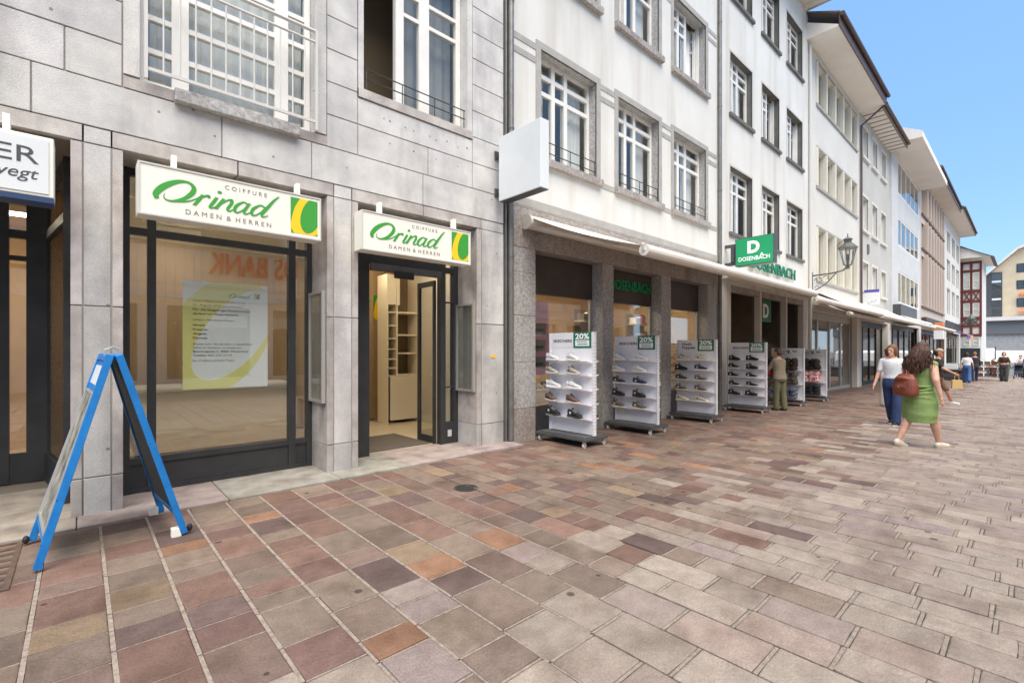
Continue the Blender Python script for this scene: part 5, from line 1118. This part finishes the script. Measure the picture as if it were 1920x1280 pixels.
def hairm(n, c): return mat(n, c, .5, tuple(v*.55 for v in c), 30, 4, .5, 60, stretch=(3, 3, .5))
class Fig:
    def __init__(s, label, loc, heading, h=1.66, group=None, vox=.011, build=1.0, legs=(8, 4, -10, 12), arms=((-12, 10, 14), (14, 10, 18)), skin=SKIN, lean=2, head=(0, 0)):
        """legs = (left hip, left knee, right hip, right knee) degrees; arms = ((left swing, abduct, elbow), (right ...)); forward is +X, left is +Y"""
        s.t = thing('person', (loc[0], loc[1], zg(loc[0])), label, 'person', group, R(heading)); s.k = h/1.70; s.vox = vox; s.b = build; s.skin = skin
        k = s.k; V_ = Vector
        s.L = []
        for i, sg in ((0, 1), (1, -1)):
            th, kn = R(legs[2*i]), R(legs[2*i+1]); hip = V_((0, sg*.092, .90)); knee = hip+V_((math.sin(th), 0, -math.cos(th)))*.43; ank = knee+V_((math.sin(th-kn), 0, -math.cos(th-kn)))*.40
            s.L.append([hip, knee, ank, th-kn])
        low = min(l[2].z-.072-(.06*max(0, -math.sin(l[3]))) for l in s.L); s.dz = -low
        for l in s.L: l[0].z -= low; l[1].z -= low; l[2].z -= low
        dz = -low; ln_ = math.tan(R(lean))
        s.off = lambda z: ln_*(z-.9)
        s.A = []
        for i, sg in ((0, 1), (1, -1)):
            sw, ab_, el = (R(q) for q in arms[i]); sh = V_((s.off(1.39), sg*.175*build, 1.39+dz)); d1 = V_((math.sin(sw)*math.cos(ab_), sg*math.sin(ab_), -math.cos(sw)*math.cos(ab_)))
            elb = sh+d1*.28; sw2 = sw+el; d2 = V_((math.sin(sw2)*math.cos(ab_*.6), sg*math.sin(ab_*.6), -math.cos(sw2)*math.cos(ab_*.6))); wr = elb+d2*.245
            s.A.append((sh, elb, wr, d2, sg))
        s.z = dz; s.hc = V_((s.off(1.6)+.01, 0, 1.595+dz)); s.hrot = Matrix.Rotation(R(head[0]), 3, 'Z') @ Matrix.Rotation(R(head[1]), 3, 'Y')
        s.body()
    def hp(s, x, y, z): return s.hc+s.hrot @ Vector((x, y, z))
    def torso(s, m, g=0.0, z0=.80, z1=1.455, n=18):
        b = s.b; prof = [(.80,.112,.158),(.86,.124,.172),(.93,.122,.172),(1.0,.108,.155),(1.08,.100,.142),(1.16,.106,.146),(1.24,.116,.158),(1.31,.116,.168),(1.37,.104,.176),(1.42,.078,.150),(1.455,.056,.085)]
        rg = [(s.off(z), 0, z+s.z, (a*b+g), (c_*b+g)) for z, a, c_ in prof if z0-1e-6 <= z <= z1+1e-6]; m.rings(rg, n)
    def body(s):
        m = MB(); b = s.b; s.torso(m)
        m.cyl((s.off(1.42), 0, 1.42+s.z), tuple(s.hp(-.005, 0, -.06)), .052, 12, .047); m.ell(s.hc+s.hrot @ Vector((0, 0, .02)), (.096, .076, .108), 16, 12, s.hrot); m.ell(s.hp(.03, 0, -.055), (.062, .054, .066), 14, 10, s.hrot)
        m.cap(s.hp(.088, 0, .02), .009, s.hp(.108, 0, -.022), .014, 8); m.ell(s.hp(.085, 0, -.062), (.012, .024, .009), 8, 6, s.hrot); m.ell(s.hp(.075, 0, -.098), (.022, .026, .02), 8, 6, s.hrot)
        for sg in (1, -1): m.ell(s.hp(-.005, sg*.076, .0), (.018, .010, .030), 8, 6, s.hrot)
        for hip, knee, ank, th in s.L:
            m.cap(hip, .084*b, knee, .056*b, 12); m.cap(knee, .053*b, knee.lerp(ank, .35), .053*b, 12); m.cap(knee.lerp(ank, .35), .053*b, ank, .034, 12)
            pitch = min(0, th)*.8; f_ = Vector((math.cos(pitch), 0, math.sin(pitch)))
            m.cap(ank+Vector((-.03, 0, -.036)), .034, ank+f_*.14+Vector((0, 0, -.045)), .026, 10); m.cap(ank, .036, ank+f_*.10+Vector((0, 0, -.04)), .03, 10)
        for sh, el, wr, d, sg in s.A:
            m.cap(Vector((sh.x, sh.y*.85, sh.z-.01)), .052*b, el, .041*b, 12); m.cap(el, .040*b, wr, .026, 12)
            pal = wr+d*.055; m.ell(pal, (.030, .018, .045), 10, 8, d.to_track_quat('Z', 'Y').to_matrix()); m.cap(wr, .024, pal, .024, 8)
            fw = Vector((1, 0, 0)); fw = (fw-d*fw.dot(d)).normalized()
            for i, ln_ in enumerate((.062, .072, .068, .052)):
                p0 = wr+d*.085+fw*(.024-.016*i); p1 = p0+d*ln_*.55; p2 = p1+(d*.85+Vector((0, -sg*.45, 0))).normalized()*ln_*.5; m.cap(p0, .0088, p1, .0085, 6); m.cap(p1, .0085, p2, .0075, 6)
            p0 = wr+d*.03+fw*.024; p1 = p0+(d*.6+fw*.7).normalized()*.04; m.cap(p0, .011, p1, .009, 6); m.cap(p1, .009, p1+d*.03, .0085, 6)
        m.v = [(x*s.k, y*s.k, z*s.k) for x, y, z in m.v]; fuse(m, 'body', s.skin, s.t, s.vox*.8, 1, .4)
        if s.vox < .02:
            for sg in (1, -1):
                e = MB().ell(s.hp(.083, sg*.031, .018)*s.k, .0085*s.k, 8, 6); e.build('eye', MT['black'], s.t, smooth=True, local=True); e = MB().cap(s.hp(.088, sg*.018, .043)*s.k, .005, s.hp(.078, sg*.048, .044)*s.k, .004, 6); e.build('eyebrow', MT['brownframe'], s.t, local=True)
            MB().ell(s.hp(.0935, 0, -.062)*s.k, Vector((.007, .022, .006))[:] and (.007*s.k, .022*s.k, .006*s.k), 8, 6, s.hrot).build('mouth', mat('lip', srgb(186,108,100), .5), s.t, smooth=True, local=True)
    def part(s, m, name, m_, sm=2, vox=None): m.v = [(x*s.k, y*s.k, z*s.k) for x, y, z in m.v]; return fuse(m, name, m_, s.t, vox or s.vox, sm)
    def shirt(s, m_, z0=.86, sleeve=.75, g=.016, name='shirt', long=False):
        m = MB(); s.torso(m, g, z0, 1.42); m.rings([(s.off(1.36), 0, 1.36+s.z, .10, .14), (s.off(1.44), 0, 1.435+s.z, .066, .085)], 14)
        for sh, el, wr, d, sg in s.A:
            a = Vector((sh.x, sh.y*.82, sh.z-.008)); 
            if long: m.cap(a, .066*s.b, el, .056*s.b); m.cap(el, .055*s.b, wr.lerp(el, .06), .042)
            elif sleeve: m.cap(a, .060*s.b, a.lerp(el, sleeve), .056*s.b)
        return s.part(m, name, m_)
    def trousers(s, m_, wide=0.0, to=1.0, name='trousers'):
        m = MB(); s.torso(m, .014, .80, 1.0)
        for hip, knee, ank, th in s.L:
            m.cap(hip+Vector((0, 0, -.02)), .100*s.b, knee, .070*s.b+wide*.5)
            if to > .5: m.cap(knee, .070*s.b+wide*.5, knee.lerp(ank, (to-.5)*2), .054+wide)
        return s.part(m, name, m_)
    def shoes(s, m_, sole=None):
        for hip, knee, ank, th in s.L:
            pitch = min(0, th)*.8; f_ = Vector((math.cos(pitch), 0, math.sin(pitch))); m = MB()
            m.cap(ank+Vector((-.035, 0, -.030)), .042, ank+f_*.15+Vector((0, 0, -.042)), .034); m.cap(ank+Vector((-.01, 0, -.01)), .042, ank+f_*.08+Vector((0, 0, -.035)), .038); o = s.part(m, 'shoe', m_, 1)
            if sole: m = MB(); m.cap(ank+Vector((-.035, 0, -.062)), .038, ank+f_*.155+Vector((0, 0, -.066)), .032); m.v = [(x, y, min(z, ank.z-.045)) for x, y, z in m.v]; s.part(m, 'shoe_sole', sole, 0)
    def hair(s, m_, style='short', rnd=None):
        m = MB(); rnd = rnd or random.Random(4)
        m.ell(s.hp(-.018, 0, .068), (.098, .089, .084), 16, 12, s.hrot); m.ell(s.hp(-.05, 0, .0), (.070, .086, .10), 14, 10, s.hrot)
        if style == 'bob':
            for sg in (1, -1): m.ell(s.hp(-.01, sg*.072, -.01), (.062, .028, .095), 12, 8, s.hrot); m.ell(s.hp(.018, sg*.070, .035), (.04, .02, .06), 10, 8, s.hrot)
            m.ell(s.hp(-.065, 0, -.06), (.05, .075, .07), 12, 8, s.hrot)
        if style == 'bun': m.ell(s.hp(-.12, 0, .04), .05, 12, 8)
        if style == 'long':
            for i in range(44):
                a = rnd.uniform(-1.75, 1.75); r0 = .085; x_, y_ = -math.cos(a)*r0-.01, math.sin(a)*r0*1.05; ln_ = rnd.uniform(.32, .50)*(1-.25*abs(a)/1.75); pts = []
                for q in range(7):
                    f_ = q/6; sp = 1+.8*f_; pts.append(s.hp(x_*sp-.035*math.sin(f_*2.2)+.012*math.sin(f_*9+i), y_*sp+.014*math.sin(f_*8+i*1.7)-.03*f_, .05-ln_*f_))
                m.tube(pts, [.030, .034, .035, .033, .028, .022, .010], 7)
        o = s.part(m, 'hair', m_, 1 if style == 'long' else 2, s.vox*.8)
        if style == 'long':
            m = MB()
            for i in range(170):
                a = rnd.uniform(-1.85, 1.85); r0 = .112; x_, y_ = -math.cos(a)*r0-.012, math.sin(a)*r0; ln_ = rnd.uniform(.36, .56)*(1-.25*abs(a)/1.75)
                m.tube([Vector(s.hp(x_*(.6+1.15*min(1,f_*1.4))-.03*math.sin(f_*2.2)+.016*math.sin(f_*9+i), y_*(.6+1.3*min(1,f_*1.3))+.03*math.sin(f_*7+i*1.7)-.03*f_, .10-.03*(1-f_)-ln_*f_))*s.k for f_ in [q/8 for q in range(9)]], [.0048*s.k]*7+[.0035*s.k, .001*s.k], 4)
            m.build('hair_strands', m_, s.t, smooth=True, local=True)
        return o
# the woman in the green dress, walking away to the right
g1 = Fig('woman-length brown hair, sleeveless green dress, pale shoes, walking away with a rust backpack'.replace('woman-length', 'person with long'), (9.88, 1.17), -36, 1.66, vox=.010, build=1.2, legs=(-16, 12, 19, 5), arms=((20, 8, 14), (-14, 16, 22)), lean=3, head=(-10, 4))
green = cloth('green_dress', srgb(146,172,104), .78, 7); m = MB(); b = g1.b
rg = [(z, a*b, c_*b) for z, a, c_ in ((.44,.146,.198),(.50,.150,.205),(.56,.156,.212),(.66,.160,.214),(.76,.160,.212),(.84,.156,.208),(.92,.148,.198),(1.0,.130,.176),(1.08,.124,.166),(1.16,.126,.166),(1.24,.132,.174),(1.31,.130,.178),(1.37,.114,.172),(1.415,.084,.125))]
m.rings([(g1.off(z), .004*math.sin(z*40), z+g1.z, a, c_) for z, a, c_ in rg], 24)
for i in range(7):                                          # folds across hip and seat
    z = .60+.075*i; m.tube([(g1.off(z)-.15*b*math.cos(q), .2*b*math.sin(q), z+g1.z+.03*math.sin(q*2+i)) for q in [-1.4+.28*j for j in range(11)]], .016, 6)
for sh, el, wr, d, sg in g1.A: m.cap(Vector((sh.x, sh.y*.78, sh.z-.012)), .064, Vector((sh.x, sh.y*.95, sh.z-.01)), .058)
g1.part(m, 'dress', green, 2); g1.hair(hairm('brown_hair', srgb(94,62,48)), 'long'); g1.shoes(mat('pale_shoe', srgb(226,216,200), .7), mat('shoe_sole_tan', srgb(190,170,146), .7))
hd = R(-36)
def loc_pt(fig, x, y, z): return Matrix.Translation(fig.t.location) @ Matrix.Rotation(fig.t.rotation_euler[2], 4, 'Z') @ Vector((x*fig.k, y*fig.k, z*fig.k))
rust_l = mat('rust_leather', srgb(140,74,54), .5, srgb(112,56,42), 9, 4, .2, 40)
bp = thing('backpack', loc_pt(g1, -.27, 0, .86), 'rust brown leather backpack on the back of the green dress', 'backpack', rz=hd)
m = MB(); m.rings([(0,0,-.03,.095,.17),(0,0,.02,.12,.20),(0,0,.14,.115,.195),(0,0,.25,.09,.165),(.01,0,.32,.05,.11)], 18); fuse(m, 'bag_body', rust_l, bp, .012, 2)
m = MB(); m.ell((-.085,0,.10), (.04,.12,.08), 14, 8); fuse(m, 'front_pocket', rust_l, bp, .012, 1)
m = MB(); m.ell((-.03,0,.245), (.09,.13,.055), 14, 8); fuse(m, 'flap', rust_l, bp, .012, 1)
MB().tube([(.03,-.04,.29),(.02,-.03,.35),(.02,.03,.35),(.03,.04,.29)], .012, 6).build('top_handle', rust_l, bp, local=True)
for sg in (1, -1): MB().tube([(.05,sg*.08,.27),(.09,sg*.10,.42),(.15,sg*.115,.58),(.27,sg*.12,.62)], .016, 6).build('strap', rust_l, bp, local=True)
MB().cyl((-.125,0,.12),(-.13,0,.12),.014,10).build('clasp', MT['alu'], bp, local=True)

# person in white T-shirt and jeans coming towards the camera
l1 = Fig('person in white T-shirt and dark blue jeans walking towards us, looking aside', (12.7, 1.95), 172, 1.66, vox=.010, legs=(10, 6, -12, 16), arms=((-10, 10, 12), (6, 14, 16)), head=(-14, 5), group=None)
l1.shirt(cloth('white_tshirt', srgb(236,238,240), .92), .98); l1.trousers(cloth('dark_jeans', srgb(48,68,110), .7, 14), .035); l1.hair(hairm('light_brown_hair', srgb(132,92,64)), 'bob'); l1.shoes(MT['black'], MT['white'])
# companion half hidden behind
l2 = Fig('person in pale blouse half hidden behind the white T-shirt, brown hair in a bun', (17.2, 2.75), 20, 1.66, vox=.016, legs=(14, 6, -12, 10), head=(10, 0))
l2.shirt(cloth('pale_blouse', srgb(220,222,228), .9), .92); l2.trousers(cloth('pale_trousers', srgb(214,208,200), .9), .03); l2.hair(hairm('chestnut_hair', srgb(96,66,50)), 'bun'); l2.shoes(MT['white'])
# man in a cap
m1 = Fig('person in beige cap, black T-shirt and brown shorts walking to the right', (19.6, 1.92), -88, 1.74, vox=.012, legs=(26, 8, -22, 12), arms=((-16, 8, 16), (26, 8, 34)), skin=SKIN2)
m1.shirt(cloth('black_tshirt', srgb(44,44,48), .8), .86); m1.trousers(cloth('brown_shorts', srgb(132,106,86), .85), .02, .5, 'shorts'); m1.hair(hairm('dark_hair', srgb(62,46,38)), 'short'); m1.shoes(MT['white'], MT['white'])
m = MB(); m.ell(m1.hp(-.005, 0, .075), (.112, .095, .075), 14, 10, m1.hrot); m.ell(m1.hp(.10, 0, .062), (.085, .07, .014), 12, 6, m1.hrot); m1.part(m, 'cap', cloth('beige_cap', srgb(176,160,136), .9), 1)
sh, el, wr, d, sg = m1.A[1]; q = loc_pt(m1, *(wr+d*.10))
pb = thing('paper_bag', (q.x, q.y, q.z-.42), 'small tan paper bag in the hand of the person in the cap', 'bag', rz=R(-70))
m = MB(); m.prism([(-.12,0),(.12,0),(.112,.26),(-.112,.26)], lambda x_, z_, y_: (x_, y_, z_), -.05, .05); m.build('bag', MT['kraft'], pb, local=True, bevel=.004); MB().tube([(-.05,0,.26),(-.045,0,.38),(0,0,.42),(.045,0,.38),(.05,0,.26)], .006, 6).build('handle', MT['kraft'], pb, local=True)
# person browsing at the racks
w1 = Fig('person in beige jacket and olive trousers browsing beside the fourth shoe rack', (13.55, 4.42), 60, 1.60, vox=.012, legs=(3, 3, -3, 5), arms=((24, 8, 50), (18, 10, 58)), lean=5, head=(10, 12))
w1.shirt(cloth('beige_jacket', srgb(148,136,116), .8), .82, long=True, g=.03, name='jacket'); w1.trousers(cloth('olive_trousers', srgb(112,108,82), .85), .025); w1.hair(hairm('short_brown_hair', srgb(92,68,54)), 'short'); w1.shoes(MT['black'])
q = loc_pt(w1, .22, .16, .98)
rb = thing('handbag', (q.x, q.y, q.z), 'red shoulder bag carried by the person at the shoe racks', 'bag', rz=R(60)); m = MB(); m.rings([(0,0,0,.06,.13),(0,0,.04,.075,.15),(0,0,.2,.06,.13),(0,0,.24,.03,.11)], 14); fuse(m, 'bag_body', mat('red_bag', srgb(172,40,48), .5), rb, .014, 1); MB().tube([(0,.1,.22),(-.05,.06,.42),(-.14,0,.5),(-.05,-.04,.42),(0,-.1,.22)], .012, 6).build('strap', MT['black'], rb, local=True)
# far pedestrians
f1 = Fig('person in white top and wide blue jeans walking away in the far street', (36.2, 2.33), 4, 1.64, vox=.022, legs=(12, 4, -14, 12), arms=((-8, 12, 10), (10, 12, 10)), group=None)
f1.shirt(cloth('white_top', srgb(228,230,236), .9), .96); f1.trousers(cloth('blue_jeans', srgb(64,98,150), .75), .05); f1.hair(hairm('dark_brown_hair', srgb(70,50,40)), 'bob'); f1.shoes(MT['white'])
f2 = Fig('person in black clothes close beside the wide blue jeans in the far street', (38.0, 2.12), 10, 1.66, vox=.024, legs=(-12, 8, 14, 4)); f2.shirt(cloth('black_coat', srgb(48,46,50), .8), .82, long=True); f2.trousers(cloth('navy_trousers', srgb(46,52,78), .8), .01); f2.hair(hairm('fair_hair', srgb(150,118,88)), 'short'); f2.shoes(MT['black'])
f3 = Fig('person in black cropped top and wide dark trousers coming up the far street', (38.9, .98), 182, 1.66, vox=.022, legs=(4, 4, -6, 8), arms=((20, 12, 60), (14, 12, 50))); f3.shirt(cloth('brown_black_top', srgb(70,54,44), .7), 1.08, long=True); f3.trousers(cloth('charcoal_trousers', srgb(72,70,72), .8), .04); f3.hair(hairm('black_brown_hair', srgb(66,44,34)), 'bob'); f3.shoes(MT['black'])
f4 = Fig('person in pale pink top pushing a pushchair at the right edge', (50.2, .42), 175, 1.68, vox=.028, legs=(12, 6, -12, 10), arms=((30, 6, 40), (30, 6, 40))); f4.shirt(cloth('pale_pink_top', srgb(222,206,206), .9), .9); f4.trousers(cloth('grey_trousers', srgb(110,106,112), .85), .01); f4.hair(hairm('brown_hair_far', srgb(84,62,50)), 'short'); f4.shoes(MT['white'])
z = zg(49.5); st = thing('pushchair', (49.4, .5, z), 'dark pushchair in the far street in front of the pale pink top', 'pushchair')
for yy in (.25, .75):
    for xx in (49.1, 49.8): MB().cyl((xx,yy-.025,z+.13),(xx,yy+.025,z+.13),.13,12).build('wheel', MT['black'], st)
    MB().tube([(49.1,yy,z+.14),(49.5,yy,z+.5),(50.0,yy,z+1.0)], .016, 6).build('frame', MT['alu'], st); MB().tube([(49.8,yy,z+.14),(49.45,yy,z+.55)], .016, 6).build('frame', MT['alu'], st)
MB().prism([(49.15,.42),(49.7,.36),(49.85,.85),(49.72,.9),(49.6,.5),(49.2,.52)], lambda x_, z_, y_: (x_, y_, z+z_), .28, .72).build('seat', MT['boarddark'], st); MB().prism([(49.9,.86),(49.75,1.08),(49.5,1.1),(49.35,.98),(49.6,.92)], lambda x_, z_, y_: (x_, y_, z+z_), .27, .73).build('hood', MT['boarddark'], st); MB().tube([(50.0,.25,z+1.0),(50.0,.75,z+1.0)], .018, 6).build('handle', MT['black'], st)
crowd = [(47,.1,200,'navy','blue grey jacket','dark'),(70,2.6,30,'black','black jacket','dark'),(74,1.6,170,'olive','olive jacket','olive'),(78,.9,100,'white','white shirt','navy'),(72,.5,10,'red','dark red pullover','dark'),(80,3.2,190,'beige','beige jacket','navy'),(82,2.2,60,'dark','charcoal coat','dark'),(64,2.3,200,'white2','pale shirt and dark trousers','dark'),(84,1.2,120,'blue','blue shirt','dark')]
CC = {n_: cloth('crowd_'+n_, srgb(*c_), .8) for n_, c_ in dict(navy=(76,86,116), black=(44,44,48), olive=(98,100,74), white=(222,222,222), red=(136,60,58), beige=(190,172,146), dark=(62,60,64), white2=(206,202,196), blue=(92,116,156)).items()}; HH = hairm('crowd_hair', srgb(72,52,42))
for i, (x_, y_, hd_, c_, w_, lc) in enumerate(crowd):
    p = Fig(f'small distant person in {w_} among the people on the far square', (x_, y_), hd_, 1.66+.02*(i % 4), vox=.035, legs=(10, 5, -12, 10), group='distant people on the square'); p.shirt(CC[c_], .84, long=i % 2 == 0); p.trousers(CC[lc], .01); p.hair(HH, 'short')
